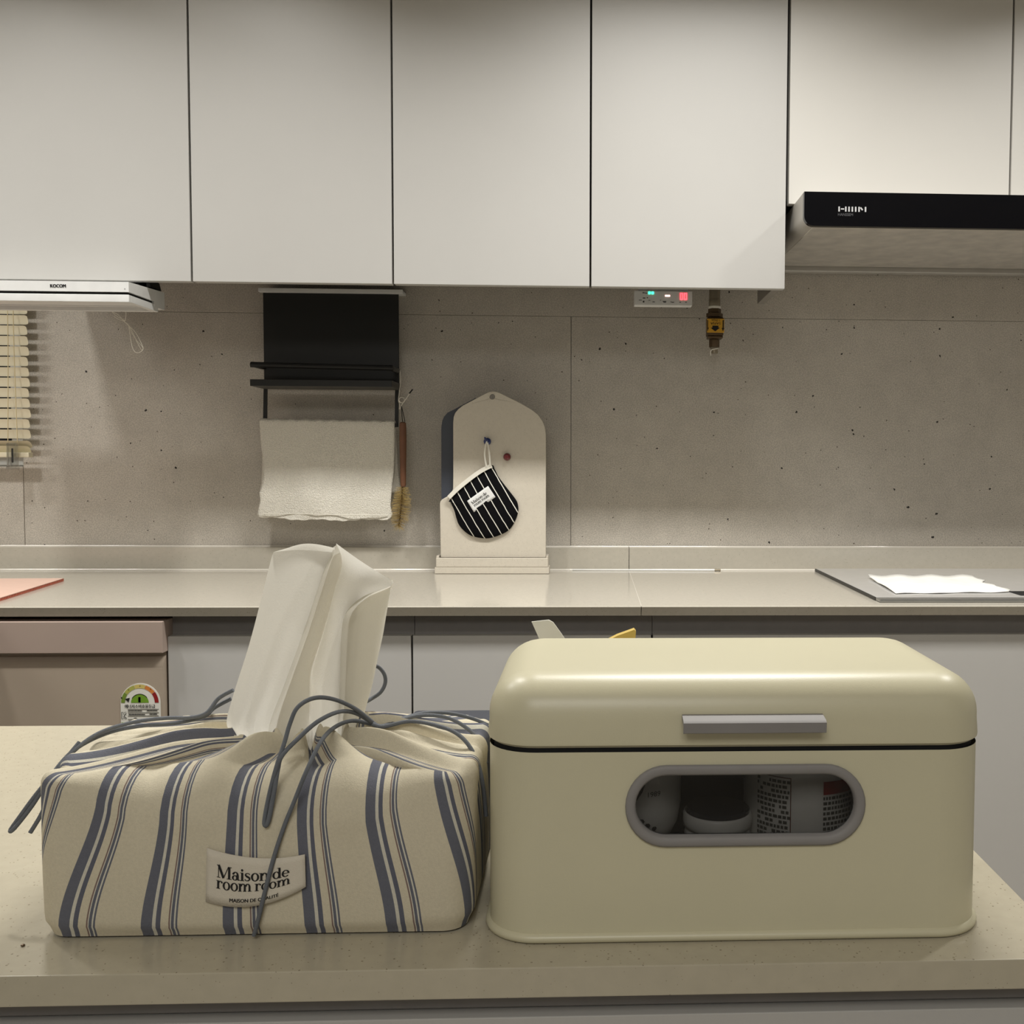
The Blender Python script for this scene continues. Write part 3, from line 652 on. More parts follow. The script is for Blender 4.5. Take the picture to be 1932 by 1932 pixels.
fit_text(b, text2d('1.0kpa'), ax(600), ax(1210), 0, .0048, up(ax(600), ax(1210), az(510)), cap=.73)
obj('lettering', b, 'ink', bd)
obj('lower_nut', MB().lathe([(.0100, 1.4125), (.0118, 1.4135), (.0118, 1.4285), (.0105, 1.431)], gc, 6), 'brass_dark', t)
obj('outlet', MB().lathe([(.0098, 1.4105), (.0100, 1.412), (.0100, 1.4124)], gc, 20).lathe([(.0078, 1.3990), (.0082, 1.4000), (.0082, 1.4102)], gc, 20), 'pipe_steel', t)
obj('tape_end', MB().tube([(.2845, 2.279, 1.4098), (.277, 2.2775, 1.4082), (.2690, 2.2785, 1.4060), (.2672, 2.2790, 1.400), (.2680, 2.279, 1.3935)], .0012, 6), 'cotton_trim', t)

# ================================================================== BASE UNITS
for x0, x1, lab in ((-2.2, .0868, 'long pale quartz worktop left of the joint, cutting boards standing on it'), (.0880, 1.9, 'pale quartz worktop right of the joint, carrying the cooktop')):
    t = thing('worktop', ((x0 + x1) / 2, 2.05, .882), lab, 'worktop', 'back wall worktops')
    obj('slab', MB().prism([(WY - .001, .900), (1.7530, .900), (1.7516, .8994), (1.7510, .8982), (1.7565, .8825), (1.7580, .882), (WY - .001, .882)], x0, x1, 'X'), 'quartz', t)
    obj('upstand', MB().box(x0, x1, 2.338, WY - .0005, .9003, .9530, .0008, 2), 'quartz', t)
    q = lambda y, z, r: [(y, z), (y - r, z), (y - r * .55, z + r * .2), (y - r * .2, z + r * .55), (y, z + r)]
    obj('sealant', MB().prism(q(2.3379, .9002, .0032), x0, x1, 'X').prism([(2.3572 + a - 2.3379, c) for a, c in q(2.3379, .9531, .0026)], x0, x1, 'X'), 'sealant', t, sharp=60)
obj('joint_seam', MB().box(.0868, .0880, 1.752, 2.337, .8985, .9002), 'sealant', t)

units = [(-.7353, -.3163, 'grey base cabinet door right of the dishwasher'), (-.3130, .1060, 'grey base cabinet door behind the tissue cover and bread bin'), (.1093, 1.15, 'wide grey base cabinet door at the right, below the cooktop')]
for x0, x1, lab in units:
    t = thing('base_cabinet', ((x0 + x1) / 2, 2.05, 0), lab, 'cabinet', 'grey base cabinets')
    obj('carcass', MB().box(x0, x1, 1.806, 2.34, .08, .8815, .001, 1).box(x0, x1, 1.84, 2.30, 0, .0795), 'carcass', t)
    obj('door', MB().box(x0, x1, 1.770, 1.789, .10, .8454, .0012, 2), 'base_door_lacquer', t)
    obj('handle_channel', MB().prism([(1.7925, .8815), (1.7925, .852), (1.7915, .846), (1.790, .842), (1.8055, .842), (1.8055, .8815)], x0, x1 + .0024, 'X'), 'channel', t)

t = thing('dishwasher', (-1.05, 2.03, 0), 'beige dishwasher front with a round energy label at the left', 'dishwasher')
obj('cabinet', MB().box(-1.40, -.7405, 1.80, 2.34, .02, .875, .002, 1), 'black_gap', t)
obj('control_band', MB().box(-1.35, -.7346 - .0009, 1.7500, 1.7985, .8196, .8742, .0015, 2), 'dishwasher_band', t)
b = MB(); pr = [(1.7985, .8185), (1.772, .8185)]
for i in range(9): pr.append((1.772 - .015 * sin(i / 8 * pi / 2), .812 - .022 * i / 8))
pr += [(1.757, .10), (1.7985, .10)]
door = obj('door', b.prism(pr, -1.35, -.7385, 'X'), 'dishwasher_front', t)
SY = 1.7563; sx0, sx1 = -.8110, -.7435; sc = (sx0 + sx1) / 2
arch = lambda r0, n=24, zc=.7325: [(sc + r0 * cos(pi * i / n), zc + r0 * sin(pi * i / n)) for i in range(n + 1)]
st = obj('energy_label', MB().prism(arch(.0338) + [(sx0, .64), (sx1, .64)], SY, SY + .0006), 'sticker_white', t)
R1, R0_ = .0318, .0252
for a0, a1, m_ in ((180, 146, 'energy_green'), (145, 108, 'energy_lime'), (107, 72, 'energy_yellow'), (71, 37, 'energy_orange'), (36, 0, 'energy_red')):
    v, f_ = ring2(sc - .001, .7325, R1, R1, R1 - R0_, R1 - R0_, a0, a1, 10); obj('gauge_band', MB().add([(x, SY - .0003, z) for x, z in v], f_), m_, st)
obj('gauge_core', MB().add([(sc - .001 + .0150 * cos(pi * i / 20), SY - .0003, .7325 + .0150 * sin(pi * i / 20)) for i in range(21)], [tuple(range(21))]), 'energy_core', st)
v, f_ = ring2(sc - .001, .7325, .0156, .0156, .0010, .0010, 35, 150, 16)
b = MB().add([(x, SY - .0005, z) for x, z in v], f_)
ez = lambda v_: .7325 - (v_ - 880) * .0000515; ex = lambda u_: sc - .001 + (u_ - 905) * .0000515
b.add([(ex(410), SY - .0005, ez(750)), (ex(580), SY - .0005, ez(710)), (ex(535), SY - .0005, ez(865))], [(0, 1, 2)])
tf = on_front(SY - .0006)
for k in range(2): fit_text(b, text2d('1'), ex(855) + k * .0006, ex(920) + k * .0006, ez(865), .0092, tf)
for k in range(3): fit_text(b, text2d('에너지소비효율등급'), ex(405) + k * .00022, ex(1400) + k * .00022, ez(1050), .0058, tf)
for u_, v_, s_ in ((290, 735, '1'), (525, 460, '2'), (893, 340, '3'), (1240, 440, '4')):
    fit_text(b, text2d(s_), ex(u_) , ex(u_ + 40), ez(v_), .0026, tf)
for v_ in (1095, 1210, 1320, 1440): b.box(ex(505), ex(1520), SY - .0005, SY, ez(v_ + 7), ez(v_))
def dashes(u0, u1, v_, h=30, seed=1):
    r_ = random.Random(seed); u = u0
    while u < u1:
        L = r_.uniform(14, 40); b.box(ex(u), ex(min(u + L, u1)), SY - .0005, SY, ez(v_ + h / 2), ez(v_ - h / 2 + r_.uniform(0, 8))); u += L + r_.uniform(5, 12)
dashes(510, 965, 1150, 30, 2); dashes(1130, 1470, 1145, 36, 3); dashes(530, 1060, 1275, 34, 4); dashes(1215, 1470, 1265, 36, 5); dashes(700, 790, 1395, 26, 6); dashes(530, 1000, 1500, 26, 7)
for pl, ws in (([(300, 1195), (300, 1425)], .0009), ([(300, 1195), (355, 1195), (355, 1290), (400, 1195), (460, 1195)], .0007), ([(300, 1425), (355, 1425), (350, 1330), (400, 1425), (460, 1425)], .0007), ([(455, 1240), (400, 1290), (380, 1340), (420, 1380), (465, 1400)], .0011)):
    v, f_ = stroke2([(ex(a), ez(c)) for a, c in pl], [ws] * len(pl)); b.add([(x, SY - .0005, z) for x, z in v], f_)
obj('lettering', b, 'ink', st)
obj('green_strip', MB().box(ex(290), ex(1540), SY - .0004, SY, ez(1660), ez(1545)), 'energy_green', st)

# ------------------------------------------------------------------ cooktop, wipes, pink board, glint rod
t = thing('cooktop', (.85, 2.05, .9), 'flat pale glass cooktop with metal edge let into the right worktop', 'cooktop')
obj('glass', MB().box(.5222, 1.12, 1.8180, 2.316, .9004, .9066, .0008, 2), 'hob_glass', t)
obj('front_edge', MB().box(.5210, 1.12, 1.7890, 1.8176, .9004, .9062, .001, 2), 'hob_edge', t)
obj('side_edge', MB().box(.5202, .5220, 1.8180, 2.318, .9004, .9063), 'black_metal', t)
obj('control_mark', MB().box(.800, .84, 1.835, 1.90, .90662, .9069), 'black_gap', t)
b = MB(); rows = []
C4 = [Vector(p) for p in ((.5708, 1.858, 0), (.7965, 1.880, 0), (.8200, 2.112, 0), (.5908, 2.119, 0))]
for j in range(15):
    v = j / 14; row = []
    for i in range(25):
        u = i / 24; p = C4[0].lerp(C4[1], u).lerp(C4[3].lerp(C4[2], u), v)
        p.x += .006 * sin(v * 17) * (u > .98) + .004 * sin(v * 9) * u; p.y += .004 * sin(u * 13) * (1 - v)
        row.append((p.x, p.y, .9078 + .0035 * (.5 + .5 * sin(u * 21 + v * 2)) * (.25 + .75 * abs(sin(v * 5))) + .004 * (v > .93) ))
    rows.append(row)
o = obj('paper_wipes', b.loops(rows, False, False, False), 'paper_white', sharp=70); tag(o, 'crumpled white paper wipe lying flat on the cooktop', 'paper')
md = o.modifiers.new('thick', 'SOLIDIFY'); md.thickness = .0009; md.offset = 0
t = thing('corrugated_board', (-1.25, 2.0, .9), 'pink corrugated plastic board at the left end of the worktop', 'board')
P0, P1 = Vector((-1.0916, 2.1249, 0)), Vector((-1.0464, 1.8211, 0)); d_ = (P1 - P0); P1 = P0 + d_ * 1.4
P2 = P1 + Vector((-.45, -.067, 0)); P3 = P0 + Vector((-.45, -.067 + .05, 0))
pl = [(p.x, p.y) for p in (P0, P1, P2, P3)]
obj('top_sheet', MB().prism(pl, .9052, .9062, 'Z'), 'pink_plastic', t); obj('bottom_sheet', MB().prism(pl, .9002, .9010, 'Z'), 'pink_flute', t)
n_ = 62; b = MB(); nrm = Vector((-.989, -.147, 0))
for i in range(n_ + 1):
    p = P0.lerp(P1, i / n_); e = d_.normalized() * .0011; q0, q1 = p - e, p + e; r0, r1 = q0 + nrm * .42, q1 + nrm * .42
    b.prism([(q0.x, q0.y), (q1.x, q1.y), (r1.x, r1.y), (r0.x, r0.y)], .9010, .9052, 'Z')
tag(obj('flutes', b, 'pink_flute', t), kind='stuff')
tag(obj('flute_dark', MB().prism([((P0 + nrm * .03).x, (P0 + nrm * .03).y), ((P1 + nrm * .03).x, (P1 + nrm * .03).y), (P2.x, P2.y), (P3.x, P3.y)], .9011, .9051, 'Z'), 'black_gap', t), kind='stuff')
t = thing('glint_rod', (.12, 2.326, .9), 'lamp glint built as a thin white rod lying at the foot of the upstand right of the cutting boards', 'rod')  # stands for the lamp's bright reflection along the sealant bead
obj('shaft', MB().tube([(-.0442, 2.3316, .9020), (.2879, 2.3216, .9020)], .0016, 8, smooth=False), 'white_plastic', t)
obj('tip', MB().tube([(.2860, 2.3216, .9026), (.2940, 2.3212, .9028), (.3000, 2.3210, .9024)], .0026, 8), 'pipe_steel', t)

# ================================================================== ISLAND
IX = .2490
t = thing('kitchen_island', (-.6, .73, 0), 'pale grey island cabinet below the foreground worktop', 'island')
obj('carcass', MB().box(-1.7, .232, .525, .945, .03, .8835, .001, 1), 'carcass', t)
obj('recess_rail', MB().box(-1.7, .236, .5065, .5245, .8700, .8835, .001, 1), 'channel', t)
obj('front_panel', MB().box(-1.7, .236, .4990, .5245, .06, .8800 - .0105, .001, 2), 'door_lacquer', t)
obj('end_panel', MB().box(.2325, .240, .5250, .945, .06, .8835, .001, 1), 'door_lacquer', t)
o = obj('island_worktop', MB().box(-1.7, IX, .4895, .962, .8842, .900, .0010, 2), 'island_quartz'); tag(o, 'beige quartz island worktop carrying tissue cover and bread bin', 'worktop')
o = obj('crumb', MB().lathe([(.0002, 0), (.0011, .0003), (.0009, .0009), (.0002, .0012)], (-.2918, .520, .9001), 7), 'brass_dark'); tag(o, 'tiny brown crumb on the island left of the tissue cover', 'crumb')

# ------------------------------------------------------------------ striped tissue cover
BCX, BCY, BA, BB, BR_ = -.1758, .588, .1130, .064, .016
PER = .0423; U_OFF = (-.2766 - BCX) / PER
per_pts = rrect(BCX - BA, BCX + BA, BCY - BB, BCY + BB, BR_, 12)
# dense perimeter sampling that starts and ends at the middle of the back
start = (BCX, BCY + BB)
loop = per_pts[26:] + per_pts[:26]
loop = [start] + [p for p in loop if True] + [start]
seg = [0]
for a, c in zip(loop, loop[1:]): seg.append(seg[-1] + hypot(c[0] - a[0], c[1] - a[1]))
LEN = seg[-1]
def per(s):
    s = max(0, min(LEN, s))
    for i in range(len(seg) - 1):
        if s <= seg[i + 1] or i == len(seg) - 2:
            k = (s - seg[i]) / max(1e-9, seg[i + 1] - seg[i]); a, c = loop[i], loop[i + 1]
            return (a[0] + (c[0] - a[0]) * k, a[1] + (c[1] - a[1]) * k)
sm = lambda x: max(0, min(1, x)) ** 2 * (3 - 2 * max(0, min(1, x)))
N = 420
OX, OY, ORX, ORY = -.1695, .588, .0400, .0165
rings, uvs = [], []
levels = [('w', k / 22) for k in range(23)] + [('s', k / 6) for k in range(1, 7)] + [('t', k / 26) for k in range(1, 27)] + [('h', k / 6) for k in range(1, 7)]
Z_T = .9865
def pleat(th):
    return .55 * sin(15 * th + 1.3 * sin(3 * th + .5)) + .3 * sin(26 * th + 1.7 * sin(2 * th) + 1) + .25 * sin(9 * th + 2)
def ridge(x, c, w_): return math.exp(-((x - c) / w_) ** 2)
PTS = [per(LEN * i / N) for i in range(N + 1)]
NRM = []
for i in range(N + 1):
    a, c_ = PTS[i - 1 if i else N - 1], PTS[i + 1 if i < N else 1]; L_ = hypot(c_[0] - a[0], c_[1] - a[1]); NRM.append(((c_[1] - a[1]) / L_, -(c_[0] - a[0]) / L_))
sgn = 1 if NRM[N // 2][1] < 0 else -1
NRM = [(a * sgn, c_ * sgn) for a, c_ in NRM]
for kind, v in levels:
    ring = []
    for i in range(N + 1):
        s = LEN * i / N; x, y = PTS[i]; dx, dy = x - BCX, y - BCY
        th = atan2(dy / BB, dx / BA); fp = pleat(th); arc = s - LEN / 2            # arc from the middle of the front, + to the right
        mid = sm((.104 - abs(arc)) / .05)                                          # 1 along the camera side, 0 round the corners
        RS = .0060 + .0190 * mid; Z_W = Z_T - RS
        fold = mid * (1.1 * ridge(arc, -.030, .010) - 1.0 * ridge(arc, -.0105, .008) + .8 * ridge(arc, .012, .007) - .9 * ridge(arc, .026, .007) + .9 * ridge(arc, .046, .012) - .8 * ridge(arc, .072, .009) - 1.0 * ridge(arc, -.060, .010) + .7 * ridge(arc, -.080, .012))
        fp = fp * (1 - .65 * mid) + fold * 1.1
        nx, ny = NRM[i]
        if kind == 'w':
            z = .9012 + (Z_W - .9012) * v; ins = .0035 * (1 - sm(v * 9)) - .0008 * sin(pi * v); ins -= .0020 * fp * v ** 4
            P_ = (x - nx * ins, y - ny * ins, z); q = v * .62
        elif kind == 's':
            a = v * pi / 2; ins = RS * (1 - cos(a)) - (.0020 + .0012 * v) * fp; z = Z_W + RS * sin(a) + .0032 * fp * v
            P_ = (x - nx * ins, y - ny * ins, z); q = .62 + .12 * v
        else:
            tt = v if kind == 't' else 1
            ex_, ey_ = OX + ORX * cos(th + .05 * sin(3 * th)), OY + ORY * sin(th + .05 * sin(3 * th))
            x0, y0 = x - nx * (RS - .0032 * fp), y - ny * (RS - .0032 * fp)
            g = tt + .10 * sin(pi * tt) * fp * .4
            P_ = [x0 + (ex_ - x0) * g, y0 + (ey_ - y0) * g, 0]
            amp = .0032 + .0052 * sm(tt * 1.15) * (1 - .25 * sm((tt - .8) * 5))
            rise = .0085 * sm(tt) - (.0040 * sm((tt - .55) * 2.5) if y < BCY else 0)
            z = Z_T + rise + amp * fp
            if kind == 'h':
                z += .0028 * sin(pi * min(1, v * 1.6)) - .034 * sm((v - .25) * 1.4); kq = 1 - .16 * v
                P_[0], P_[1] = OX + (P_[0] - OX) * kq, OY + (P_[1] - OY) * kq
            P_[2] = z; P_ = tuple(P_); q = .74 + .26 * tt
        ring.append(P_)
        front = sm((BCY - y) / BB * .8 + .55)
        gather = 1 + (.20 + .13 * sm(-arc / .11)) * sm(q / .80) * front
        uvs.append((arc * gather / PER - U_OFF + .004 * sin(40 * q) * 0, q))
    rings.append(ring)
b = MB(); b.loops(rings, False, False, False)
t = thing('tissue_cover', (BCX, BCY, .9), 'cream drawstring tissue box cover with blue-grey stripes on the island', 'tissue cover')
cov = obj('cover', b, 'striped_cotton', t, sharp=75, uvs=uvs)
lf = patch_fn((-.1988, .5222, .9497), (-.1485, .5214, .9459), (-.1482, .5214, .9287), (-.1998, .5222, .9212), .0035, .0058, .0008)
lb = obj('label', patch(lf, 20, 6), 'label_cloth', cov); md = lb.modifiers.new('thick', 'SOLIDIFY'); md.thickness = .0005; md.offset = 0
b = MB(); fit_text(b, serif2d('Maison de'), .11, .845, -.475, .25, lambda a, c: lf(a, -c, .0006), cap=.76)
fit_text(b, serif2d('room room'), .105, .85, -.685, .16, lambda a, c: lf(a, -c, .0006), cap=.52)
for k in range(2): fit_text(b, text2d('MAISON DE QUALITÉ'), .24 + k * .003, .73 + k * .003, -.905, .075, lambda a, c: lf(a, -c, .0006), cap=.73)
obj('lettering', b, 'ink', cov)
CORDS = {
    'a':[(-0.1263,0.5810,1.0000),(-0.1337,0.5690,1.0110),(-0.1419,0.5550,1.0195),(-0.1490,0.5430,1.0229),(-0.1552,0.5350,1.0200),(-0.1585,0.5320,1.0120),(-0.1602,0.5280,1.0033),(-0.1627,0.5225,0.9923),(-0.1669,0.5230,0.9769),(-0.1692,0.5220,0.9633),(-0.1672,0.5210,0.9628),(-0.1642,0.5215,0.9773),(-0.1625,0.5235,0.9901),(-0.1604,0.5240,0.9972),(-0.1542,0.5310,1.0041),(-0.1461,0.5400,1.0110),(-0.1393,0.5580,1.0117),(-0.1335,0.5730,1.0070),(-0.1262,0.5830,0.9985)],
    'b':[(-0.1278,0.5850,0.9977),(-0.1366,0.5770,1.0017),(-0.1430,0.5630,1.0018),(-0.1445,0.5390,1.0001),(-0.1483,0.5250,0.9886),(-0.1539,0.5230,0.9739),(-0.1592,0.5220,0.9604),(-0.1643,0.5205,0.9442),(-0.1687,0.5200,0.9271),(-0.1732,0.5215,0.9102),(-0.1755,0.5225,0.9027)],
    'c':[(-0.1260,0.5820,0.9991),(-0.1209,0.5840,0.9967),(-0.1103,0.5980,0.9980),(-0.0998,0.6100,0.9978),(-0.0865,0.6180,0.9954),(-0.0734,0.6220,0.9910),(-0.0641,0.6240,0.9864)],
    'd':[(-0.1261,0.5800,0.9990),(-0.1199,0.5820,0.9969),(-0.1047,0.5840,0.9994),(-0.0855,0.5780,0.9974),(-0.0735,0.5720,0.9928),(-0.0652,0.5670,0.9825),(-0.0609,0.5630,0.9686),(-0.0590,0.5620,0.9507)],
    'e':[(-0.1260,0.5820,0.9991),(-0.1205,0.5850,0.9964),(-0.1036,0.5950,0.9997),(-0.0869,0.5980,0.9982),(-0.0741,0.5960,0.9922),(-0.0658,0.5920,0.9847),(-0.0616,0.5900,0.9725)],
    'f':[(-0.1384,0.6050,1.0041),(-0.1343,0.6150,1.0053),(-0.1291,0.6180,1.0088),(-0.1266,0.6200,1.0143),(-0.1275,0.6200,1.0202),(-0.1320,0.6200,1.0245),(-0.1373,0.6150,1.0239)],
    'g':[(-0.2134,0.6050,1.0135),(-0.2222,0.6050,1.0084),(-0.2273,0.6000,1.0011),(-0.2366,0.6000,0.9983),(-0.2520,0.6000,0.9980),(-0.2682,0.5950,0.9969),(-0.2832,0.5850,0.9931),(-0.2941,0.5750,0.9838),(-0.3058,0.5650,0.9671),(-0.3140,0.5600,0.9541),(-0.3193,0.5600,0.9464),(-0.3159,0.5580,0.9483),(-0.3081,0.5620,0.9598),(-0.3017,0.5700,0.9739),(-0.2942,0.5800,0.9851),(-0.2811,0.5900,0.9918),(-0.2654,0.5970,0.9942),(-0.2467,0.6020,0.9946),(-0.2307,0.6040,0.9979),(-0.2263,0.6100,1.0018),(-0.2172,0.6120,1.0067)],
    'h':[(-0.2912,0.5800,0.9897),(-0.2967,0.5720,0.9799),(-0.2997,0.5650,0.9695),(-0.3006,0.5620,0.9615),(-0.3032,0.5600,0.9539),(-0.3077,0.5580,0.9455)],
    'E0':[(-0.2049,0.5880,0.9790),(-0.2076,0.5840,0.9926),(-0.2098,0.5830,1.0000),(-0.2060,0.5840,1.0158),(-0.1973,0.5860,1.0446),(-0.1900,0.5880,1.0736),(-0.1850,0.5900,1.0949),(-0.1831,0.5910,1.0976),(-0.1780,0.5920,1.0990)],
    'L1':[(-0.1836,0.5800,0.9812),(-0.1823,0.5710,0.9959),(-0.1793,0.5673,1.0060),(-0.1713,0.5640,1.0247),(-0.1617,0.5630,1.0501),(-0.1542,0.5620,1.0710),(-0.1483,0.5620,1.0887),(-0.1438,0.5620,1.0990),(-0.1447,0.5690,1.1019)],
    'L2':[(-0.1654,0.5970,0.9760),(-0.1653,0.5970,0.9872),(-0.1651,0.5967,1.0015),(-0.1655,0.5990,1.0152),(-0.1645,0.5980,1.0275),(-0.1561,0.5940,1.0524),(-0.1490,0.5900,1.0764),(-0.1439,0.5870,1.0921),(-0.1437,0.5720,1.1041)],
    'L3':[(-0.1500,0.5900,0.9780),(-0.1464,0.5810,0.9914),(-0.1413,0.5660,1.0136),(-0.1397,0.5630,1.0352),(-0.1387,0.5620,1.0532),(-0.1361,0.5610,1.0658),(-0.1269,0.5620,1.0751),(-0.1145,0.5760,1.0793),(-0.1143,0.5780,1.0827)],
    'E4':[(-0.1399,0.5940,0.9767),(-0.1374,0.6000,0.9894),(-0.1340,0.6020,1.0048),(-0.1304,0.6020,1.0176),(-0.1269,0.6010,1.0337),(-0.1238,0.6000,1.0466),(-0.1212,0.5980,1.0596),(-0.1177,0.5920,1.0736),(-0.1155,0.5840,1.0802)],
    'top':[(-0.1447,0.5690,1.1019),(-0.1417,0.5710,1.1039),(-0.1382,0.5750,1.1017),(-0.1266,0.5770,1.0925),(-0.1143,0.5780,1.0827)],
}
for k in 'abcdefgh':
    pts = CORDS[k]
    obj('drawstring', MB().tube(pts, .00118, 8, 7), 'cord', t, sharp=60)

# ------------------------------------------------------------------ tissue pulled up through the opening
def resample(P, n):
    P = catmull([Vector(p) for p in P], 8); L = [0]
    for a, c in zip(P, P[1:]): L.append(L[-1] + (c - a).length)
    out = []; j = 0
    for i in range(n + 1):
        s = L[-1] * i / n
        while j < len(L) - 2 and L[j + 1] < s: j += 1
        out.append(P[j].lerp(P[j + 1], (s - L[j]) / max(1e-9, L[j + 1] - L[j])))
    return out
nv = 60
cols = [resample(CORDS[k], nv) for k in ('E0', 'L1', 'L2', 'L3', 'E4')]
topc = resample(CORDS['top'], 20)
nu = (16, 10, 14, 14); rows = []
for j in range(nv + 1):
    v = j / nv; row = []
    for c_ in range(4):
        for i in range(nu[c_] + (1 if c_ == 3 else 0)):
            u = i / nu[c_]; p = cols[c_][j].lerp(cols[c_ + 1][j], u)
            k = sin(pi * u)
            bow = (-.0035, .0040, -.0030, .0050)[c_]
            p.y += bow * k * (.6 + .4 * v)
            if c_ == 0: p.y += .0012 * sin(u * 16 + v * 2) * (1 - v) ** 1.5; p.z += .0030 * k * sm((v - .9) * 10)
            if c_ == 2: p.z += .0 * k
            row.append(tuple(p))
    rows.append(row)
# panel two and three share the drooping top edge
o = obj('tissue', MB().loops(rows, False, False, False), 'tissue', sharp=24); tag(o, 'white paper tissue sticking up out of the striped cover', 'tissue')
off = [0, nu[0], nu[0] + nu[1], nu[0] + nu[1] + nu[2]]                    # the second ply, folded behind the creased strip and the right flap
for c_, j1 in ((1, nv - 3), (3, nv - 1)):
    R_ = [[(p[0] + (.0006 if i in (0,) else 0), p[1] + (.0022 + .0010 * sin(i * .5 + j * .06)) * min(1, (nv - j) / 12), p[2] - .0006) for i, p in enumerate(rows[j][off[c_] + 1:off[c_] + nu[c_]])] for j in range(4, j1)]
    obj('inner_ply', MB().loops(R_, False, False, False), 'tissue', o, sharp=50)

# ------------------------------------------------------------------ bread bin
X0, X1, Y0, Y1, BRr = -.0545, .2105, .5145, .6570, .0265
ZS, ZTOP = 1.0035, 1.0385
t = thing('bread_bin', (.078, .585, .9), 'cream metal bread bin with grey handle and oval window on the island', 'bread bin')
def hring(ins, z, n=10): return [(x, y, z) for x, y in rrect(X0 + ins, X1 - ins, Y0 + ins, Y1 - ins, max(.0015, BRr - ins), n)]
# body walls without the flat front, which carries the oval opening
full = [rrect(X0, X1, Y0, Y1, BRr, 10)]
P = rrect(X0, X1, Y0, Y1, BRr, 10)                       # starts at the front right corner, ends at the front left one
b = MB(); b.loops([[(x, y, z) for x, y in P] for z in (.9025, .93, .97, ZS - .0030)], False, False, False)
b.add([(x, y, .9045) for x, y in P], [tuple(range(len(P)))])
body = MB(); body.add(b.v, b.f)
FX0, FX1 = X0 + BRr, X1 - BRr
SCX, SCZ, SHW, SR = .0807, .9722, .0628, .0214           # oval window centre, half width, radius (outer edge)
def stadium(r, n=18, hw=None):
    c = (hw if hw is not None else SHW - SR); out = []
    for i in range(n + 1): a = -pi / 2 + pi * i / n; out.append((SCX + c + r * cos(a), SCZ + r * sin(a)))
    for i in range(n + 1): a = pi / 2 + pi * i / n; out.append((SCX - c + r * cos(a), SCZ + r * sin(a)))
    return out
bm = bmesh.new()
outer = [(FX0, .9025), (FX1, .9025), (FX1, .93), (FX1, .97), (FX1, ZS - .0030), (FX0, ZS - .0030), (FX0, .97), (FX0, .93)]
es = []
for L in (outer, stadium(SR - .0022)):
    vs = [bm.verts.new((x, Y0, z)) for x, z in L]; es += [bm.edges.new((vs[i], vs[(i + 1) % len(vs)])) for i in range(len(vs))]
bmesh.ops.triangle_fill(bm, use_beauty=True, edges=es); body.bm(bm)
bw = obj('body', body, 'cream_enamel', t, sharp=30)
b = MB(); b.loops([hring(-.0004, .9002), hring(-.0018, .9008), hring(-.0024, .9026), hring(-.0018, .9042), hring(.0, .9050)], True, False)
obj('base_rim', b, 'cream_enamel', t, sharp=60)
b = MB(); b.loops([hring(.0022, ZS - .0045), hring(.0022, ZS + .0025)], False, False); obj('seam_gap', b, 'black_gap', t)
prof = [(.0002, ZS), (-.0006, ZS + .0006), (-.0008, ZS + .002), (-.0002, ZS + .010)]
RL = .0218
for i in range(11): a = pi / 2 * i / 10; prof.append((RL * (1 - cos(a)) - .0002 * (1 - i / 10), ZTOP - RL + RL * sin(a)))
b = MB(); b.loops([hring(i_, z_, 12) for i_, z_ in prof], False, True); b.loops([hring(.0016, ZS - .001), hring(.0016, ZS + .004)], False, False)
obj('lid', b, 'cream_enamel', t, sharp=40)
b = MB(); n_ = len(stadium(SR)); hw_ = SHW - SR
prof = [(SR, Y0 - .0001), (SR + .0001, Y0 - .0016), (SR - .0010, Y0 - .0024), (SR - .0040, Y0 - .0024), (SR - .0052, Y0 - .0012), (SR - .0054, Y0 + .0030)]
b.loops([[(x, y_, z) for x, z in stadium(r_)] for r_, y_ in prof], False, False)
fr_ = obj('window_frame', b, 'grey_plastic', t, sharp=60)
obj('window_pane', MB().prism(stadium(SR - .0056), Y0 + .0016, Y0 + .0026), 'bin_pane', fr_)
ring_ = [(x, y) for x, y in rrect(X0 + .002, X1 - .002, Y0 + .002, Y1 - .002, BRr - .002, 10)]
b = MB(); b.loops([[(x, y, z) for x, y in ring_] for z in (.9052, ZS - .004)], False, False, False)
b.add([(x, y, ZS - .0035) for x, y in ring_], [tuple(range(len(ring_)))]); obj('shade_shell', b, 'interior_shade', t)  # added dark shell, makes the inside of the bin read as shaded
hx0, hx1 = .0470, .1204
b = MB().box(hx0, hx1, Y0 - .0135, Y0 + .0008, 1.01305, 1.0205, .0008, 2)
b = MB().loops([[(x, y, z) for y, z in ((Y0 - .0006, 1.0202), (Y0 - .0090, 1.0190), (Y0 - .0105, 1.0180), (Y0 - .0100, 1.0128), (Y0 - .0086, 1.0122), (Y0 - .0075, 1.0165), (Y0 - .0006, 1.0175))] for x in (hx0, hx1)])
obj('handle', b, 'grey_plastic', t, sharp=30)

# contents seen through the window
t = thing('white_cup', (.0228, .562, .9055), 'white cup with a printed 1989 at the left inside the bread bin', 'cup')
obj('cup', MB().lathe([(.0160, .9056), (.0160, .9070), (.0060, .909), (.0055, .932), (.0150, .9360), (.0230, .9420), (.0266, .9490), (.0282, .9590), (.0285, .996), (.0272, .9965), (.0268, .960), (.012, .940)], (.0228, .5640, 0), 48), 'jar_white', t)
cyl = lambda r, cx, cy: (lambda a, c: (cx + r * sin(a / r), cy - r * cos(a / r), c))
b = MB(); fit_text(b, text2d('1989'), .0082, .0158, .9692, .0027, cyl(.0288, .0228, .5640)); obj('lettering', b, 'ink', t)
b = MB(); fn = cyl(.0289, .0228, .5640)
pts = [(-.010, .990), (.0070, .987), (.0072, .978), (.0050, .972), (.0020, .968), (-.010, .962)]
b.add([fn(a, c) for a, c in pts], [tuple(range(6))])
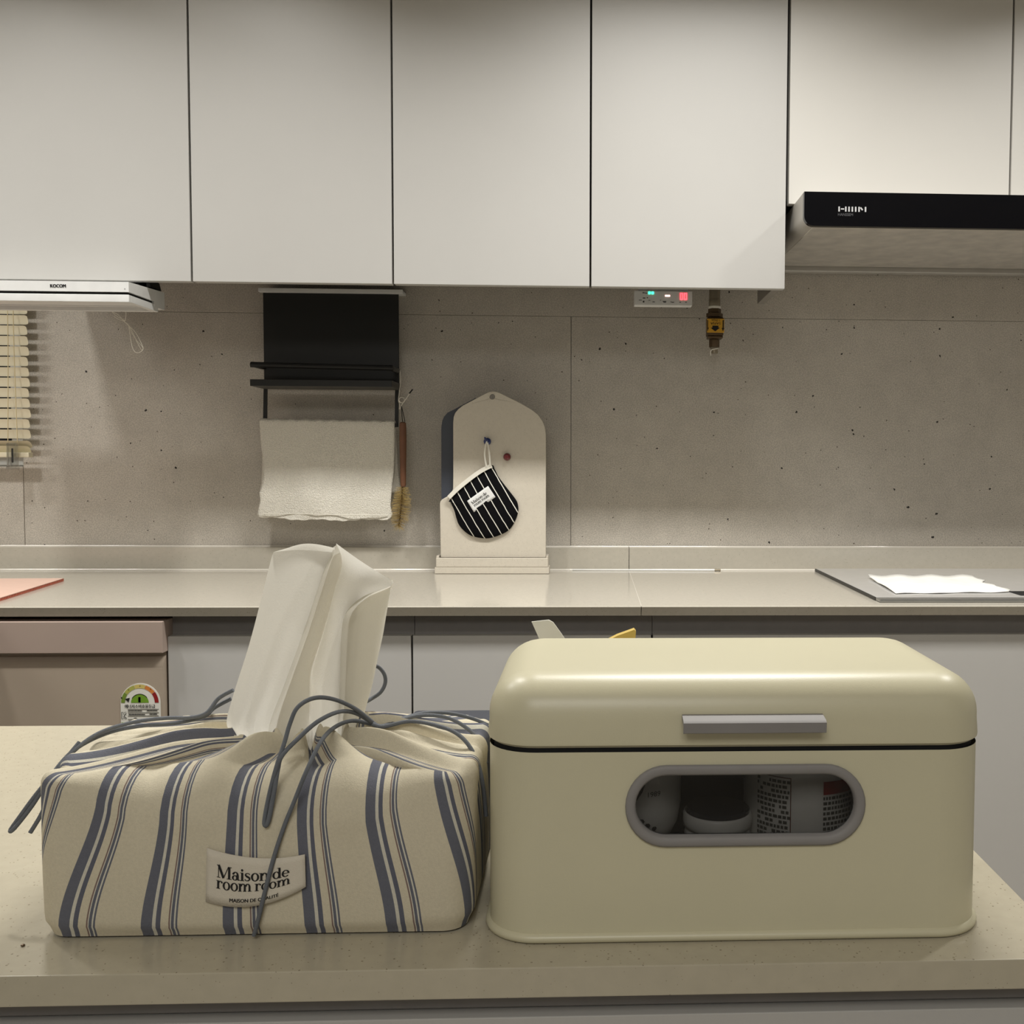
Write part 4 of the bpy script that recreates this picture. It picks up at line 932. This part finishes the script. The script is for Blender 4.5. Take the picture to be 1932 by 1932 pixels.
for a, c, r_ in ((.0045, .956, .0020), (.0080, .9535, .0018), (.0120, .9515, .0016)): b.add([fn(a + r_ * cos(i), c + r_ * .8 * sin(i)) for i in range(6)], [tuple(range(6))])
obj('print', b, 'ink', t)
t = thing('screw_jar', (.0712, .556, .9055), 'small white screw-top jar with glossy dark lid in the bread bin', 'jar')
obj('jar', MB().lathe([(.0170, 0.9056), (.0185, 0.9080), (.0188, 0.9355), (.0175, 0.9377), (.0170, 0.9390), (.0180, 0.9405), (.0186, 0.9425), (.0180, 0.9450), (.0172, 0.9460)], (.0712, .556, 0), 40), 'jar_white', t, sharp=60)
obj('rim', MB().lathe([(.0172, 0.9462), (.0190, 0.9470), (.0194, 0.9495), (.0194, 0.9537), (.0186, 0.9549), (.0180, 0.9551)], (.0712, .556, 0), 40), 'jar_white', t, sharp=60)
obj('lid', MB().lathe([(.0181, 0.9547), (.0181, 0.9567), (.0172, 0.9575), (.0001, 0.9575)], (.0712, .556, 0), 40, cap0=False), 'jar_lid_dark', t)
t = thing('supplement_can', (.1205, .567, .9055), 'white printed can with a red label at the right inside the bread bin', 'can')
obj('can', MB().lathe([(.0300, .9056), (.0322, .908), (.0325, .988), (.0300, .9935), (.0280, .9980)], (.1205, .567, 0), 48), 'jar_white', t, sharp=50)
fn = cyl(.0327, .1205, .567); b = MB(); r_ = random.Random(5)
for row in range(14):
    z = .9755 - row * .0028; a = -.0330
    while a < -.0135:
        L = r_.uniform(.0012, .0026)
        if r_.random() < .9: b.add([fn(a, z), fn(a + L, z), fn(a + L, z + .0017), fn(a, z + .0017)], [(0, 1, 2, 3)])
        a += L + .0006
    if row > 2:
        a = .0060
        while a < .026:
            L = r_.uniform(.0010, .0024); b.add([fn(a, z), fn(a + L, z), fn(a + L, z + .0017), fn(a, z + .0017)], [(0, 1, 2, 3)]); a += L + .0006
obj('print', b, 'can_print', t)
b = MB()
for a0, a1, z0, z1 in ((-.0122, -.0117, .930, .9790), (-.034, -.0117, .9785, .9790)):
    k = 8; b.loops([[fn(a0 + (a1 - a0) * i / k, z) for i in range(k + 1)] for z in (z0, z1)], False, False, False)
obj('frame_line', b, 'can_frame', t)
k = 12; obj('red_label', MB().loops([[fn(.0060 + .022 * i / k, z) for i in range(k + 1)] for z in (.9700, .9772)], False, False, False), 'can_red', t)

# ------------------------------------------------------------------ things standing behind the cover and the bin
t = thing('folded_pouch', (-.085, .70, .9), 'dark navy folded pouch between the tissue cover and the bread bin', 'pouch')
b = MB(); b.box(-.125, -.0575, .672, .716, .9005, .9560, .006, 3); obj('pouch_body', b, 'navy_fabric', t)
b = MB(); b.box(-.127, -.0560, .668, .720, .9562, .9730, .004, 3); obj('flap', b, 'navy_fabric', t)
t = thing('paper_bag', (-.02, .70, .9), 'white folded paper tab rising behind the bread bin', 'paper')
pts = [(-.0422, 1.0376), (-.0302, 1.0389), (-.0270, 1.0372), (-.0205, 1.0282), (.004, .990), (.004, .901), (-.030, .901), (-.030, 1.008), (-.0377, 1.0274)]
obj('paper_sheet', MB().prism(pts, .7095, .7110), 'sticker_white', t)
t = thing('yellow_packet', (.028, .71, .9), 'yellow packet corner just showing over the bread bin lid', 'packet')
obj('packet', MB().prism([(-.004, .901), (-.004, 1.016), (.0185, 1.0275), (.0305, 1.0318), (.0317, 1.0306), (.0312, 1.024), (.046, 1.010), (.046, .901)], .7095, .7180), 'tag_yellow', t)

# ------------------------------------------------------------------ lamps on the ceiling (above the frame), two downlights added as fill
for x, where in ((-1.33, 'next to the window tube lamp'), (-.74, 'added in front of the towel rack to even the light'), (1.15, 'added by the right wall to brighten the hood doors')):
    t = thing('downlight_or_fill', (x, 1.38, CEIL), 'small round recessed ceiling downlight, the one ' + where, 'lamp', 'kitchen downlights')
    obj('trim_ring', MB().lathe([(.074, -.0005), (.074, -.006), (.090, -.006), (.092, -.0005)], (x, 1.38, CEIL), 32, cap0=False, cap1=False), 'white_plastic', t)
for x, w_, where in ((.24, .62, 'in front of the gas alarm'), (-2.05, .55, 'in front of the window')):
    t = thing('tube_lamp', (x, 1.38, CEIL), 'slim white tube lamp on the ceiling ' + where, 'lamp')
    obj('lamp_body', MB().box(x - w_ / 2 - .02, x + w_ / 2 + .02, 1.31, 1.45, 2.338, CEIL - .0005, .003, 2), 'white_plastic', t)
t = thing('panel_lamp', (-.2, -1.3, CEIL), 'square white panel lamp on the ceiling behind the viewpoint', 'lamp')
obj('lamp_body', MB().box(-.78, .38, -1.88, -.72, 2.332, CEIL - .0005, .004, 2), 'white_plastic', t)
